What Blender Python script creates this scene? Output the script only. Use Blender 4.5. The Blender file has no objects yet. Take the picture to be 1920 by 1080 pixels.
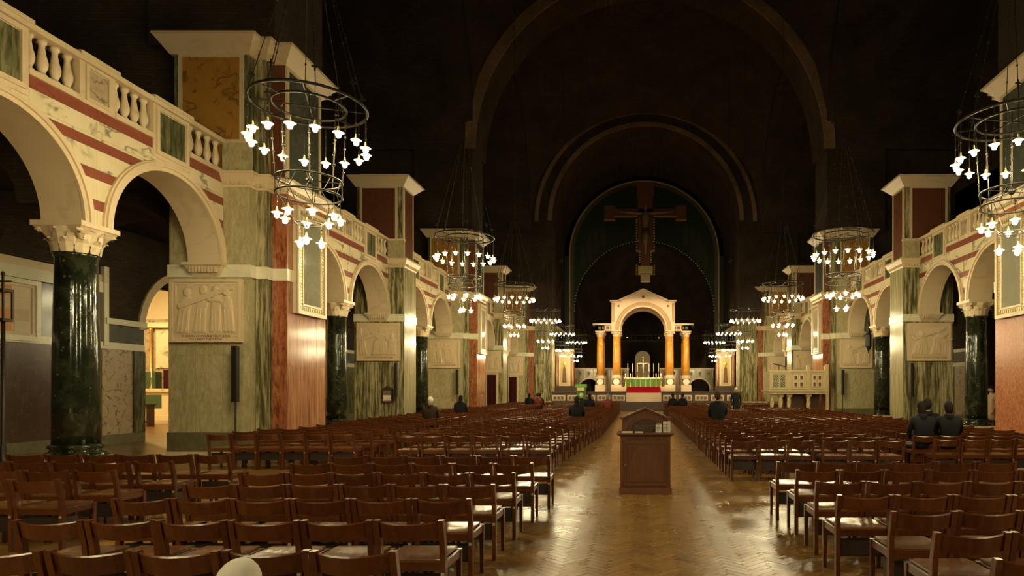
import bpy, bmesh, math, random
from mathutils import Vector, Matrix
random.seed(7)
PI = math.pi
scene = bpy.context.scene
COL = scene.collection

# ------------------------------------------------------------------ camera, world, exposure
CAMX, CAMZ, F = -0.60, 1.65, 1200.0
cam_d = bpy.data.cameras.new('camera'); cam = bpy.data.objects.new('camera', cam_d); COL.objects.link(cam)
cam.location = (CAMX, 0, CAMZ); cam.rotation_euler = (PI/2, 0, 0)
cam_d.sensor_width = 36.0; cam_d.lens = 36.0*F/1920.0
cam_d.shift_x = (960-1197)/1920.0; cam_d.shift_y = (729-540)/1920.0
cam_d.clip_start = 0.05; cam_d.clip_end = 300
scene.camera = cam
w = bpy.data.worlds.new('night'); scene.world = w; w.use_nodes = True
w.node_tree.nodes['Background'].inputs[0].default_value = (0.010, 0.009, 0.008, 1)
w.node_tree.nodes['Background'].inputs[1].default_value = 0.02
vs = scene.view_settings
vs.view_transform = 'Standard'; vs.look = 'None'; vs.gamma = 1.0; vs.use_curve_mapping = False
vs.exposure = 0.86
BULB = 235.0            # emission strength of one chandelier bulb
LIGHT = (1.0, 0.85, 0.47)
cy = scene.cycles
cy.max_bounces = 5; cy.diffuse_bounces = 3; cy.glossy_bounces = 2; cy.transmission_bounces = 2; cy.adaptive_threshold = .05; cy.sample_clamp_indirect = 6.0
cy.caustics_reflective = False; cy.caustics_refractive = False

TMP = bpy.data.scenes.new('workbench')
def evaluated(ob):
    """mesh of an object with its modifiers, evaluated in an empty scratch scene"""
    TMP.collection.objects.link(ob); vl = TMP.view_layers[0]; vl.update()
    dg = vl.depsgraph; me = bpy.data.meshes.new_from_object(ob.evaluated_get(dg), depsgraph=dg)
    TMP.collection.objects.unlink(ob)
    return me

# ------------------------------------------------------------------ mesh helpers
class MB:
    def __init__(self): self.v = []; self.f = []; self.tone = None
    def quad(self, a, b, c, d):
        n = len(self.v); self.v += [a, b, c, d]; self.f.append((n, n+1, n+2, n+3))
    def box(self, x0, x1, y0, y1, z0, z1):
        if x0 > x1: x0, x1 = x1, x0
        if y0 > y1: y0, y1 = y1, y0
        n = len(self.v)
        self.v += [(x0,y0,z0),(x1,y0,z0),(x1,y1,z0),(x0,y1,z0),(x0,y0,z1),(x1,y0,z1),(x1,y1,z1),(x0,y1,z1)]
        self.f += [tuple(n+i for i in q) for q in ((0,3,2,1),(4,5,6,7),(0,1,5,4),(1,2,6,5),(2,3,7,6),(3,0,4,7))]
        return self
    def frus(self, r0, z0, r1, z1):            # r = (x0,x1,y0,y1)
        n = len(self.v)
        for (x0,x1,y0,y1), z in ((r0,z0),(r1,z1)):
            if x0 > x1: x0, x1 = x1, x0
            self.v += [(x0,y0,z),(x1,y0,z),(x1,y1,z),(x0,y1,z)]
        self.f += [tuple(n+i for i in q) for q in ((0,3,2,1),(4,5,6,7),(0,1,5,4),(1,2,6,5),(2,3,7,6),(3,0,4,7))]
        return self
    def prism(self, pts, a, b, axis='y'):      # polygon extruded along an axis from a to b
        n = len(self.v); k = len(pts)
        for t in (a, b):
            for p, q in pts:
                self.v.append((p,t,q) if axis == 'y' else (t,p,q) if axis == 'x' else (p,q,t))
        self.f.append(tuple(range(n, n+k))); self.f.append(tuple(range(n+2*k-1, n+k-1, -1)))
        for i in range(k):
            j = (i+1) % k
            self.f.append((n+i, n+k+i, n+k+j, n+j))
        return self
    def carve(self, pts, y0, d, k=.72):        # low relief: polygon on plane y0 swelling by d towards -y
        n = len(self.v); m = len(pts); cx = sum(p[0] for p in pts)/m; cz = sum(p[1] for p in pts)/m
        self.v += [(p, y0, q) for p, q in pts]
        self.v += [(cx+(p-cx)*(k+.16), y0-d*.75, cz+(q-cz)*(k+.2)) for p, q in pts]
        self.v += [(cx+(p-cx)*k*.6, y0-d, cz+(q-cz)*k) for p, q in pts]
        for r in (0, 1):
            for i in range(m):
                j = (i+1) % m; self.f.append((n+r*m+i, n+r*m+j, n+(r+1)*m+j, n+(r+1)*m+i))
        self.f.append(tuple(n+2*m+i for i in range(m))); self.f.append(tuple(n+i for i in range(m-1, -1, -1)))
        return self
    def lathe(self, prof, n=16, c=(0,0,0), caps=True):
        b = len(self.v); m = len(prof)
        for r, z in prof:
            for i in range(n):
                a = 2*PI*i/n
                self.v.append((c[0]+r*math.cos(a), c[1]+r*math.sin(a), c[2]+z))
        for k in range(m-1):
            for i in range(n):
                j = (i+1) % n
                self.f.append((b+k*n+i, b+k*n+j, b+(k+1)*n+j, b+(k+1)*n+i))
        if caps:
            self.f.append(tuple(b+i for i in range(n-1, -1, -1))); self.f.append(tuple(b+(m-1)*n+i for i in range(n)))
        return self
    def tube(self, pts, r, n=6, caps=True):
        pts = [Vector(p) for p in pts]; b = len(self.v); m = len(pts)
        rr = r if isinstance(r, (list, tuple)) else [r]*m
        for k, p in enumerate(pts):
            d = (pts[min(k+1, m-1)]-pts[max(k-1, 0)]).normalized()
            u = d.cross(Vector((0,0,1)) if abs(d.z) < .9 else Vector((1,0,0))).normalized(); w_ = d.cross(u)
            for i in range(n):
                a = 2*PI*i/n
                self.v.append(tuple(p+u*(rr[k]*math.cos(a))+w_*(rr[k]*math.sin(a))))
        for k in range(m-1):
            for i in range(n):
                j = (i+1) % n
                self.f.append((b+k*n+i, b+k*n+j, b+(k+1)*n+j, b+(k+1)*n+i))
        if caps:
            self.f.append(tuple(b+i for i in range(n))); self.f.append(tuple(b+(m-1)*n+i for i in range(n-1, -1, -1)))
        return self
    def torus(self, R, r, z, n=32, m=6, c=(0,0)):
        b = len(self.v)
        for i in range(n):
            a = 2*PI*i/n
            for j in range(m):
                t = 2*PI*j/m
                self.v.append((c[0]+(R+r*math.cos(t))*math.cos(a), c[1]+(R+r*math.cos(t))*math.sin(a), z+r*math.sin(t)))
        for i in range(n):
            for j in range(m):
                self.f.append((b+i*m+j, b+((i+1)%n)*m+j, b+((i+1)%n)*m+(j+1)%m, b+i*m+(j+1)%m))
        return self
    def ball(self, c, rx, ry=None, rz=None, n=10, m=6):
        ry = ry or rx; rz = rz or rx
        b = len(self.v)
        self.v.append((c[0], c[1], c[2]-rz))
        for k in range(1, m):
            t = -PI/2+PI*k/m
            for i in range(n):
                a = 2*PI*i/n
                self.v.append((c[0]+rx*math.cos(t)*math.cos(a), c[1]+ry*math.cos(t)*math.sin(a), c[2]+rz*math.sin(t)))
        self.v.append((c[0], c[1], c[2]+rz)); top = len(self.v)-1
        for i in range(n):
            j = (i+1) % n
            self.f.append((b, b+1+j, b+1+i)); self.f.append((top, b+1+(m-2)*n+i, b+1+(m-2)*n+j))
            for k in range(m-2):
                self.f.append((b+1+k*n+i, b+1+k*n+j, b+1+(k+1)*n+j, b+1+(k+1)*n+i))
        return self
    def xform(self, M, start=0):
        for i in range(start, len(self.v)): self.v[i] = tuple(M @ Vector(self.v[i]))
        return self
    def mesh(self, name, mat, smooth=False):
        me = bpy.data.meshes.new(name); me.from_pydata(self.v, [], self.f)
        bm = bmesh.new(); bm.from_mesh(me)
        bmesh.ops.recalc_face_normals(bm, faces=bm.faces[:])
        bm.to_mesh(me); bm.free()
        if mat: me.materials.append(mat)
        if smooth:
            for p in me.polygons: p.use_smooth = True
        return me
    def build(self, name, mat, parent=None, smooth=False, kind=None):
        return put(name, self.mesh(name, mat, smooth), parent, kind=kind)

def put(name, me, parent=None, loc=None, rz=0, kind=None):
    """link a mesh as an object; with a parent, the mesh is in world coordinates unless loc is given"""
    o = bpy.data.objects.new(name, me); COL.objects.link(o)
    if loc is not None: o.location = loc; o.rotation_euler.z = rz
    if parent is not None:
        o.parent = parent
        if loc is None:
            q = parent; off = Vector((0,0,0))
            while q is not None: off += Vector(q.location)+q.matrix_parent_inverse.translation; q = q.parent
            o.matrix_parent_inverse = Matrix.Translation(-off)
    if kind: o['kind'] = kind
    return o
def tag(o, label, cat, group=None, kind=None):
    o['label'] = label; o['category'] = cat
    if group: o['group'] = group
    if kind: o['kind'] = kind
    return o
def thing(name, label, cat, loc=(0,0,0), rz=0, group=None, kind=None):
    o = bpy.data.objects.new(name, None); COL.objects.link(o); o.location = loc; o.rotation_euler.z = rz
    o.empty_display_size = .2
    return tag(o, label, cat, group, kind)
def struct(name, label, loc=(0,0,0)):
    o = bpy.data.objects.new(name, None); COL.objects.link(o); o.location = loc
    o['kind'] = 'structure'; o['label'] = label; return o
def dup(root, loc, rz=0, label=None, group=None):
    def cp(o, par):
        c = o.copy(); COL.objects.link(c); c.parent = par
        for ch in o.children: cp(ch, c)
        return c
    r = cp(root, None); r.location = loc; r.rotation_euler.z = rz
    if label: r['label'] = label
    if group: r['group'] = group
    return r
ORD = ['first','second','third','fourth','fifth','sixth','seventh','eighth','ninth','tenth','eleventh','twelfth']
SIDE = {-1: 'left', 1: 'right'}

# ------------------------------------------------------------------ materials
class NT:
    def __init__(self, name):
        self.m = bpy.data.materials.new(name); self.m.use_nodes = True
        self.t = self.m.node_tree; self.b = self.t.nodes['Principled BSDF']
    def n(self, typ, **kw):
        o = self.t.nodes.new(typ)
        for k, v in kw.items():
            if k.startswith('_'): setattr(o, k[1:], v)
            else:
                inp = o.inputs[k] if not k.isdigit() else o.inputs[int(k)]
                if isinstance(v, bpy.types.NodeSocket): self.t.links.new(v, inp)
                else: inp.default_value = v
        return o
    def link(self, a, b): self.t.links.new(a, b)
    def pos(self, scale=(1,1,1), jitter=0.0, obj=False):
        g = self.n('ShaderNodeTexCoord').outputs['Object'] if obj else self.n('ShaderNodeNewGeometry').outputs['Position']
        if jitter:
            r = self.n('ShaderNodeObjectInfo').outputs['Random']
            k = self.n('ShaderNodeVectorMath', _operation='SCALE', **{'0': (jitter, jitter*.7, jitter*1.3)})
            self.link(r, k.inputs['Scale'])
            g = self.n('ShaderNodeVectorMath', _operation='ADD', **{'0': g, '1': k.outputs[0]}).outputs[0]
        return self.n('ShaderNodeVectorMath', _operation='MULTIPLY', **{'0': g, '1': scale}).outputs[0]
    def noise(self, vec, scale=5, detail=4, rough=.55, dist=0):
        return self.n('ShaderNodeTexNoise', Vector=vec, Scale=scale, Detail=detail, Roughness=rough, Distortion=dist).outputs['Fac']
    def wave(self, vec, scale=2, dist=6, detail=3, dscale=1.5, axis='X', prof='SIN'):
        return self.n('ShaderNodeTexWave', _bands_direction=axis, _wave_profile=prof, Vector=vec, Scale=scale, Distortion=dist, Detail=detail, **{'Detail Scale': dscale}).outputs['Fac']
    def ramp(self, fac, stops, interp='LINEAR'):
        r = self.n('ShaderNodeValToRGB', Fac=fac); cr = r.color_ramp; cr.interpolation = interp
        while len(cr.elements) < len(stops): cr.elements.new(.5)
        for e, (p, c) in zip(cr.elements, stops):
            e.position = p; e.color = (c[0], c[1], c[2], 1) if isinstance(c, (tuple, list)) else (c, c, c, 1)
        return r.outputs['Color']
    def mix(self, fac, a, b, mode='MIX'):
        o = self.n('ShaderNodeMix', _data_type='RGBA', _blend_type=mode)
        for s, v in ((0, fac), (6, a), (7, b)):
            if isinstance(v, bpy.types.NodeSocket): self.link(v, o.inputs[s])
            else: o.inputs[s].default_value = v if s == 0 else (*v, 1)
        return o.outputs[2]
    def bump(self, h, strength=.3, dist=.01):
        o = self.n('ShaderNodeBump', Height=h, Strength=strength, Distance=dist)
        self.link(o.outputs[0], self.b.inputs['Normal'])
    def done(self, col, rough=.4, spec=.5, metal=0.0, coat=0.0):
        for k, v in (('Base Color', col), ('Roughness', rough), ('Specular IOR Level', spec), ('Metallic', metal), ('Coat Weight', coat)):
            if isinstance(v, bpy.types.NodeSocket): self.link(v, self.b.inputs[k])
            else: self.b.inputs[k].default_value = (*v, 1) if k == 'Base Color' else v
        return self.m
def plain(name, col, rough=.5, spec=.5, metal=0.0, vary=.12, scale=6, emit=None, estr=0):
    t = NT(name); p = t.pos(jitter=3, obj=True)
    n = t.noise(p, scale, 3)
    c = t.mix(n, tuple(x*(1-vary) for x in col), tuple(min(1, x*(1+vary)) for x in col))
    m = t.done(c, rough, spec, metal)
    if emit:
        t.b.inputs['Emission Color'].default_value = (*emit, 1); t.b.inputs['Emission Strength'].default_value = estr
    return m
M = {}
def veined(name, base, light, vein, rough=.22, scale=1.0, amt=.8):
    t = NT(name); p = t.pos(jitter=9)
    n = t.noise(p, 1.6*scale, 5, .6, .4)
    c = t.mix(n, base, light)
    v = t.noise(p, .85*scale, 5, .5, .5)
    v = t.n('ShaderNodeMath', _operation='ABSOLUTE', **{'0': t.n('ShaderNodeMath', _operation='SUBTRACT', **{'0': v, '1': .5}).outputs[0]}).outputs[0]
    v = t.ramp(v, [(0, 1.0), (.010, .7), (.030, 0.0), (1, 0.0)])
    vm = t.n('ShaderNodeMath', _operation='MULTIPLY', **{'0': v, '1': t.ramp(t.noise(p, 1.1*scale, 2), [(.40, 0.0), (.56, amt)])}).outputs[0]
    c = t.mix(vm, c, vein)
    return t.done(c, rough)
M['cream'] = veined('cream_veined_marble', (.62,.50,.30), (.78,.68,.46), (.14,.13,.07), .25, 1.2, .85)
M['cream2'] = veined('cream_plain_marble', (.60,.46,.28), (.68,.54,.35), (.40,.30,.18), .4, .8, .35)
M['white'] = veined('white_band_marble', (.66,.60,.42), (.76,.70,.52), (.45,.40,.26), .25, 1.5, .4)
M['redband'] = veined('red_band_marble', (.22,.055,.03), (.30,.085,.05), (.14,.03,.02), .3, 3.0, .6)
def cipollino(name, dark, mid, light, scale=1.0, dist=1.0, rough=.2, zs=.12, contrast=(.25,.5,.8), wave=.3):
    t = NT(name); p = t.pos((1,1,zs), jitter=11)
    b = t.noise(p, 4.2*scale, 7, .68, dist)
    a = t.wave(p, 1.1*scale, 9, 4, 2.2, 'X')
    a2 = t.wave(p, 1.3*scale, 9, 4, 2.2, 'Y')
    k = t.n('ShaderNodeMath', _operation='MULTIPLY_ADD', **{'0': a, '1': wave*.5, '2': b}).outputs[0]
    k = t.n('ShaderNodeMath', _operation='MULTIPLY_ADD', **{'0': a2, '1': wave*.5, '2': k}).outputs[0]
    k = t.n('ShaderNodeMath', _operation='SUBTRACT', **{'0': k, '1': wave*.5}).outputs[0]
    c = t.ramp(k, [(contrast[0], dark), (contrast[1], mid), (contrast[2], light)])
    return t.done(c, rough)
M['green_wavy'] = cipollino('cipollino_wavy_green_marble', (.075,.068,.027), (.20,.175,.083), (.46,.39,.22), 1.5, 1.6, .2, .13, (.33,.47,.68), .34)
M['green_soft'] = cipollino('cipollino_soft_green_marble', (.28,.235,.115), (.40,.34,.185), (.52,.44,.26), 2.4, .8, .3, .40, (.3,.5,.72), .10)
M['green_pale'] = cipollino('cipollino_pale_green_marble', (.20,.175,.09), (.33,.285,.155), (.48,.41,.25), 2.0, .8, .18, .06, (.3,.5,.72), .2)
M['green_dark'] = cipollino('dark_green_panel_marble', (.050,.050,.020), (.105,.102,.046), (.20,.18,.095), 1.6, 2.0, .22, .2, (.3,.5,.72), .4)
M['red_pier'] = cipollino('languedoc_red_marble', (.12,.030,.012), (.29,.085,.032), (.44,.18,.09), 2.4, 1.0, .2, .3, (.33,.48,.70), .1)
M['pink_pier'] = cipollino('rose_pink_marble', (.20,.075,.035), (.37,.16,.08), (.50,.26,.15), 2.6, .6, .13, .08, (.32,.5,.72), .2)
M['red_mottle'] = cipollino('mottled_salmon_red_marble', (.22,.065,.026), (.38,.135,.058), (.52,.26,.14), 3.5, 1.2, .2, .8, (.3,.5,.75), .0)
M['green_base'] = cipollino('olive_base_marble', (.10,.085,.036), (.135,.115,.055), (.18,.15,.075), 2.0, .6, .35, .5, (.3,.5,.72), .1)
M['orange'] = veined('ochre_veined_marble', (.33,.150,.026), (.46,.225,.042), (.07,.036,.012), .35, 2.2, .75)
M['maroon'] = veined('maroon_marble', (.105,.034,.016), (.16,.056,.024), (.06,.022,.012), .35, 2.5, .6)
M['bluegrey'] = veined('blue_grey_marble', (.06,.066,.052), (.10,.105,.08), (.18,.17,.12), .16, 1.5, .4)
M['purple'] = veined('purple_brown_marble', (.040,.019,.011), (.090,.042,.022), (.13,.075,.04), .25, 2.4, .45)
M['breccia'] = veined('breccia_marble', (.30,.20,.11), (.56,.45,.29), (.05,.022,.010), .3, 3.4, 1.0)
def column_mat():
    t = NT('verde_antico_column_marble'); p = t.pos(jitter=7)
    n = t.noise(p, 3.0, 5, .65, .5)
    c = t.ramp(n, [(.30, (.004,.0055,.003)), (.52, (.014,.018,.009)), (.68, (.038,.042,.020))])
    v = t.n('ShaderNodeTexVoronoi', Vector=p, Scale=9.0).outputs['Distance']
    f = t.ramp(v, [(.0, 1.0), (.14, .6), (.24, 0.0)])
    f2 = t.n('ShaderNodeMath', _operation='MULTIPLY', **{'0': f, '1': t.ramp(t.noise(p, 2.2, 2), [(.45, 0.0), (.60, .9)])}).outputs[0]
    c = t.mix(f2, c, (.20,.19,.11))
    return t.done(c, .09, .55)
M['column'] = column_mat()
def brick(name, c1, c2, mortar):
    t = NT(name); p = t.pos()
    sx = t.n('ShaderNodeSeparateXYZ', Vector=p)
    a = t.n('ShaderNodeMath', _operation='ADD', **{'0': sx.outputs[0], '1': sx.outputs[1]}).outputs[0]
    v = t.n('ShaderNodeCombineXYZ', X=a, Y=sx.outputs[2]).outputs[0]
    b = t.n('ShaderNodeTexBrick', Vector=v, Color1=(*c1,1), Color2=(*c2,1), Mortar=(*mortar,1), Scale=1.0, **{'Mortar Size': .008, 'Brick Width': .24, 'Row Height': .075})
    n = t.noise(p, .6, 4)
    c = t.mix(1.0, b.outputs['Color'], t.ramp(n, [(.3, .6), (.7, 1.2)]), 'MULTIPLY')
    t.bump(b.outputs['Fac'], .5, .006)
    return t.done(c, .9, .2)
M['brick'] = brick('dark_brown_brick', (.064,.042,.027), (.044,.030,.020), (.034,.025,.017))  # dark brown brick, tone mottled by noise
M['brick_lit'] = brick('lit_edge_arch_brick', (.27,.17,.10), (.21,.13,.075), (.15,.10,.065))  # paler copy of the brick; light on the arch edges put into its colour
M['stone'] = plain('relief_hopton_stone', (.66,.51,.32), .6, .3, 0, .06, 4)
M['pulpit'] = plain('pulpit_yellow_marble', (.50,.39,.21), .4, .4, 0, .1, 3)
M['stone_ink'] = plain('incised_letter_brown', (.24,.11,.055), .7)
def wood(name, dark, light, rough=.32, scale=1.0, coat=0.0, axis='Y'):
    t = NT(name); p = t.pos((1,1,1), 5, True)
    st = {'X': (.10,1,1), 'Y': (1,.10,1), 'Z': (1,1,.10)}[axis]
    q = t.n('ShaderNodeVectorMath', _operation='MULTIPLY', **{'0': p, '1': st}).outputs[0]
    n = t.noise(q, 26*scale, 4, .6, .6)
    c = t.ramp(n, [(.3, dark), (.7, light)])
    r = t.n('ShaderNodeObjectInfo').outputs['Random']
    c = t.mix(1.0, c, t.ramp(r, [(0, .78), (1, 1.2)]), 'MULTIPLY')
    t.bump(n, .06, .002)
    return t.done(c, rough, .55, 0, coat)
M['chair'] = wood('chair_stained_beech', (.062,.016,.0038), (.108,.031,.0078), .28)
M['chair_seat'] = wood('chair_seat_varnished_beech', (.100,.036,.010), (.165,.066,.018), .21, 1, 0, 'Y')
M['rack'] = plain('dark_painted_book_rack', (.022,.012,.007), .5)
M['lectern'] = wood('carved_dark_oak', (.105,.030,.005), (.165,.052,.010), .5, 1.2, 0, 'Z')
M['darkwood'] = wood('dark_sanctuary_oak', (.036,.014,.006), (.066,.026,.011), .45, 1, 0, 'X')
def parquet():
    t = NT('oak_parquet_polished'); p = t.pos((1,1,1), 4)
    at = t.n('ShaderNodeAttribute', _attribute_name='tone').outputs['Fac']
    n = t.noise(p, 22, 4, .6, .3)
    c = t.ramp(n, [(.25, (.205,.100,.024)), (.75, (.305,.158,.042))])
    c = t.mix(1.0, c, t.ramp(at, [(0, .72), (1, 1.22)]), 'MULTIPLY')
    worn = t.noise(p, 2.2, 4)
    r = t.ramp(worn, [(.3, .25), (.7, .33)])
    return t.done(c, r, .5)
M['parquet'] = parquet()
def floor_mat():
    t = NT('oak_floor_wide'); p = t.pos()
    b = t.n('ShaderNodeTexBrick', Vector=p, Color1=(.28,.145,.040,1), Color2=(.20,.098,.026,1), Mortar=(.05,.026,.010,1), Scale=1.0, **{'Mortar Size': .003, 'Brick Width': .25, 'Row Height': .0625})
    c = t.mix(1.0, b.outputs['Color'], t.ramp(t.noise(p, 1.2, 4), [(.3, .8), (.7, 1.15)]), 'MULTIPLY')
    return t.done(c, .28, .5)
M['floor'] = floor_mat()
M['iron'] = plain('black_wrought_iron', (.030,.024,.017), .45, .5, .6, .2, 30)
M['shade'] = plain('opal_glass_lamp_shade', (.42,.32,.17), .3)
M['nickel'] = plain('pale_metal_link', (.55,.50,.40), .35, .5, .5)
M['black'] = plain('black_painted_metal', (.010,.009,.008), .45)
M['gold'] = plain('gilt_metal', (.60,.38,.10), .3, .5, .85, .2, 14)
M['mosaic_gold'] = plain('gold_mosaic', (.46,.35,.15), .3, .5, .3, .45, 60)
M['silver'] = veined('polished_grey_marble', (.20,.19,.14), (.30,.28,.20), (.36,.34,.24), .07, 1.3, .4)
M['onyx'] = cipollino('yellow_onyx_marble', (.42,.17,.018), (.60,.27,.035), (.72,.37,.06), 1.2, 1, .18, .2, (.3,.5,.72), .2)
M['bald'] = plain('baldachin_white_marble', (.66,.50,.34), .4, .4, 0, .08, 3)
M['bald_band'] = plain('baldachin_rose_band', (.42,.27,.15), .4, .4, 0, .25, 14)
M['bald_dark'] = plain('inlaid_porphyry', (.12,.055,.03), .4)
M['bald_green'] = plain('inlaid_green_marble', (.05,.09,.035), .35)
M['green_cloth'] = plain('green_silk_altar_cloth', (.075,.20,.03), .55, .3, 0, .2, 8)
M['red_cloth'] = plain('crimson_carpet', (.42,.010,.020), .9, .1, 0, .1, 20)
M['maroon_cloth'] = plain('maroon_curtain', (.045,.008,.010), .9, .1)
M['wax'] = plain('candle_wax', (.80,.74,.58), .5)
M['paper'] = plain('white_paper', (.74,.68,.56), .8, .2, 0, .04)
M['inkgrey'] = plain('grey_print', (.16,.13,.10), .8)
M['inkred'] = plain('red_print', (.45,.06,.04), .8)
M['mosaic_green'] = plain('green_ground_mosaic', (.013,.022,.010), .6, .3, 0, .6, 12)
M['mosaic_fig'] = plain('pale_figure_mosaic', (.075,.058,.034), .55, .3, .1, .4, 10)
M['mosaic_dim'] = plain('dim_figure_mosaic', (.034,.032,.019), .6, .3, .1, .5, 14)
M['rood_red'] = plain('rood_painted_red', (.085,.026,.011), .6, .3, 0, .3, 5)
M['rood_fig'] = plain('rood_painted_flesh', (.15,.09,.04), .6, .3, 0, .15, 5)
M['chapel'] = plain('chapel_pale_marble', (.72,.60,.38), .35, .4, 0, .1, 2)
M['chapel_or'] = plain('chapel_orange_mosaic', (.55,.24,.06), .4, .4, .1, .3, 6)
M['skin'] = plain('skin', (.50,.27,.17), .55, .4)
def emis(name, col, s):
    t = NT(name); t.b.inputs['Emission Color'].default_value = (*col, 1); t.b.inputs['Emission Strength'].default_value = s
    return t.done(col, .4)
M['bulb'] = emis('lit_bulb', LIGHT, BULB)
M['flame'] = emis('candle_flame', (1,.55,.18), 40)
M['chapel_bulb'] = emis('chapel_lamp_bulb', (1,.74,.34), 1700)
M['picture_light'] = emis('picture_lamp', (1,.62,.25), 60)

# ------------------------------------------------------------------ floor with herringbone blocks
flo = tag(MB().box(-30, 30, -14, 90, -.3, -.004).build('floor', M['floor'], None, kind='structure'), 'polished oak parquet floor of the nave', 'floor'); del flo['category']
def herringbone():
    L, W, n = .30, .075, 4
    blocks = []
    c, s = math.cos(PI/4), math.sin(PI/4)
    def add(px, py, sx, sy):
        cx, cy_ = (px+sx/2)*W, (py+sy/2)*W
        X = (cx-cy_)*c; Y = (cx+cy_)*s
        if Y < 2.5 or Y > 21: return
        if not ((-2.75 < X < 1.6) or (Y < 13.2 and -6.4 < X < 4.4)): return
        blocks.append((X, Y, sx*W/2-.0008, sy*W/2-.0008, sx > sy))
    R = int(24/(W*1.414))
    for k in range(-20, R+160):
        for m in range(-40, 41):
            # H block at (k+2n m, k), V block at (k+2n-1+2n m, k)
            add(k+2*n*m, k, n, 1); add(k+2*n-1+2*n*m, k, 1, n)
    return blocks
bl = herringbone()
bl.sort(key=lambda b: (0 if -1.9 < b[0] < 1.25 and b[1] > 4.7 else 1, b[1]))
def block_mesh(mb, b, tones):
    X, Y, hx, hy, hz = b; c = math.cos(PI/4)
    tx, ty = random.gauss(0, .0045), random.gauss(0, .0045)+(.004 if hz else -.004); dz = random.uniform(-.0004, .0004)
    n = len(mb.v)
    for z in (0, 1):
        for ux, uy in ((-hx,-hy),(hx,-hy),(hx,hy),(-hx,hy)):
            e = 1 if z == 0 else 1-.0008/min(hx, hy)
            ax, ay = ux*e, uy*e
            mb.v.append((X+(ax-ay)*c, Y+(ax+ay)*c, -.006 if z == 0 else dz-.0008+tx*ux+ty*uy))
    mb.f += [tuple(n+i for i in q) for q in ((4,5,6,7),(0,1,5,4),(1,2,6,5),(2,3,7,6),(3,0,4,7))]
    tones += [min(1, max(0, random.gauss(.66 if hz else .34, .2)))]*5  # random tone, plus reflection by grain direction painted in: one direction lighter
def tone_mesh(mb, name, tones):
    me = bpy.data.meshes.new(name); me.from_pydata(mb.v, [], mb.f); me.materials.append(M['parquet'])
    a = me.attributes.new('tone', 'FLOAT', 'FACE'); a.data.foreach_set('value', tones)
    return me
for b in bl[:300]:
    mb = MB(); tn = []; block_mesh(mb, b, tn); put('parquet_block', tone_mesh(mb, 'parquet_block', tn), flo)
mb = MB(); tn = []
for b in bl[300:]: block_mesh(mb, b, tn)
o = put('parquet_blocks', tone_mesh(mb, 'parquet_blocks', tn), flo, kind='stuff')

# ------------------------------------------------------------------ plan of the nave
MAIN = [16.55, 34.85, 53.15]; SEC = [25.70, 44.00]
XP, XA0, XA1 = 9.77, 10.39, 11.13          # pier face, arch wall nave face, arch wall back (all |x|)
ZB0, ZB1, ZG, ZR = 4.28, 4.57, 6.72, 7.52  # white band, gallery floor, balustrade rail top
ZSP, RAD = 4.60, 1.57
AISLE = 16.2

def slab_grid(root, name, mat, s, face, rng, z0, z1, cols, rows, at, th=.03, gap=.004):
    """marble facing slabs, each its own part. face 'f': plane y=at facing the camera, rng in |x|; 'n': plane |x|=at facing the nave, rng in y"""
    a0, a1 = rng
    for i in range(cols):
        p0 = a0+(a1-a0)*i/cols+gap/2; p1 = a0+(a1-a0)*(i+1)/cols-gap/2
        for j in range(rows):
            q0 = z0+(z1-z0)*j/rows+gap/2; q1 = z0+(z1-z0)*(j+1)/rows-gap/2
            mb = MB()
            if face == 'f': mb.box(s*p0, s*p1, at-th, at+.01, q0, q1)
            else: mb.box(s*(at-th), s*(at+.01), p0, p1, q0, q1)
            mb.build(name, mat, root)

def impost(root, s, y, d):
    mb = MB(); xa, xb = XA0-.06, XA1+.06
    mb.frus((s*(xa+.12), s*(xb-.12), y, y+d*.06) if d > 0 else (s*(xa+.12), s*(xb-.12), y+d*.06, y), ZB0+.02,
            (s*xa, s*xb, y, y+d*.20) if d > 0 else (s*xa, s*xb, y+d*.20, y), ZSP-.07)
    mb.box(s*(xa-.03), s*(xb+.03), min(y, y+d*.23), max(y, y+d*.23), ZSP-.07, ZSP)
    for i in range(9):
        xx = xa+.14+(xb-xa-.28)*i/8
        mb.box(s*(xx-.022), s*(xx+.022), min(y, y+d*.19), max(y, y+d*.19), ZB0+.09, ZSP-.09)
    mb.build('impost', M['cream2'], root)

def cornice_ring(root, name, mat, s, boxes, z0, off0, z1, off1, teeth=False):
    mb = MB()
    for (xi, y0, y1) in boxes:
        mb.frus((s*(xi-off0), s*11.7, y0-off0, y1+off0), z0, (s*(xi-off1), s*(11.7+off1*.6), y0-off1, y1+off1), z1-.04)
        mb.box(s*(xi-off1-.02), s*(11.7+off1*.6), y0-off1-.02, y1+off1+.02, z1-.05, z1)
        if teeth:
            x = xi-.02
            while x < 10.4:
                mb.box(s*x, s*(x+.05), y0-off1*.75, y0, z0+.05, z0+.13); x += .11
            y = y0
            while y < y1-.03:
                mb.box(s*(xi-off1*.75), s*xi, y, y+.05, z0+.05, z0+.13); y += .11
    mb.build(name, mat, root)

def frame(root, name, mat, s, face, rng, z0, z1, at, wd, th):
    a0, a1 = rng
    for (p0, p1, q0, q1) in ((a0, a1, z0, z0+wd), (a0, a1, z1-wd, z1), (a0, a0+wd, z0+wd, z1-wd), (a1-wd, a1, z0+wd, z1-wd)):
        mb = MB()
        if face == 'f': mb.box(s*p0, s*p1, at-th, at+.01, q0, q1)
        else: mb.box(s*(at-th), s*(at+.01), p0, p1, q0, q1)
        mb.build(name, mat, root)

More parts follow.
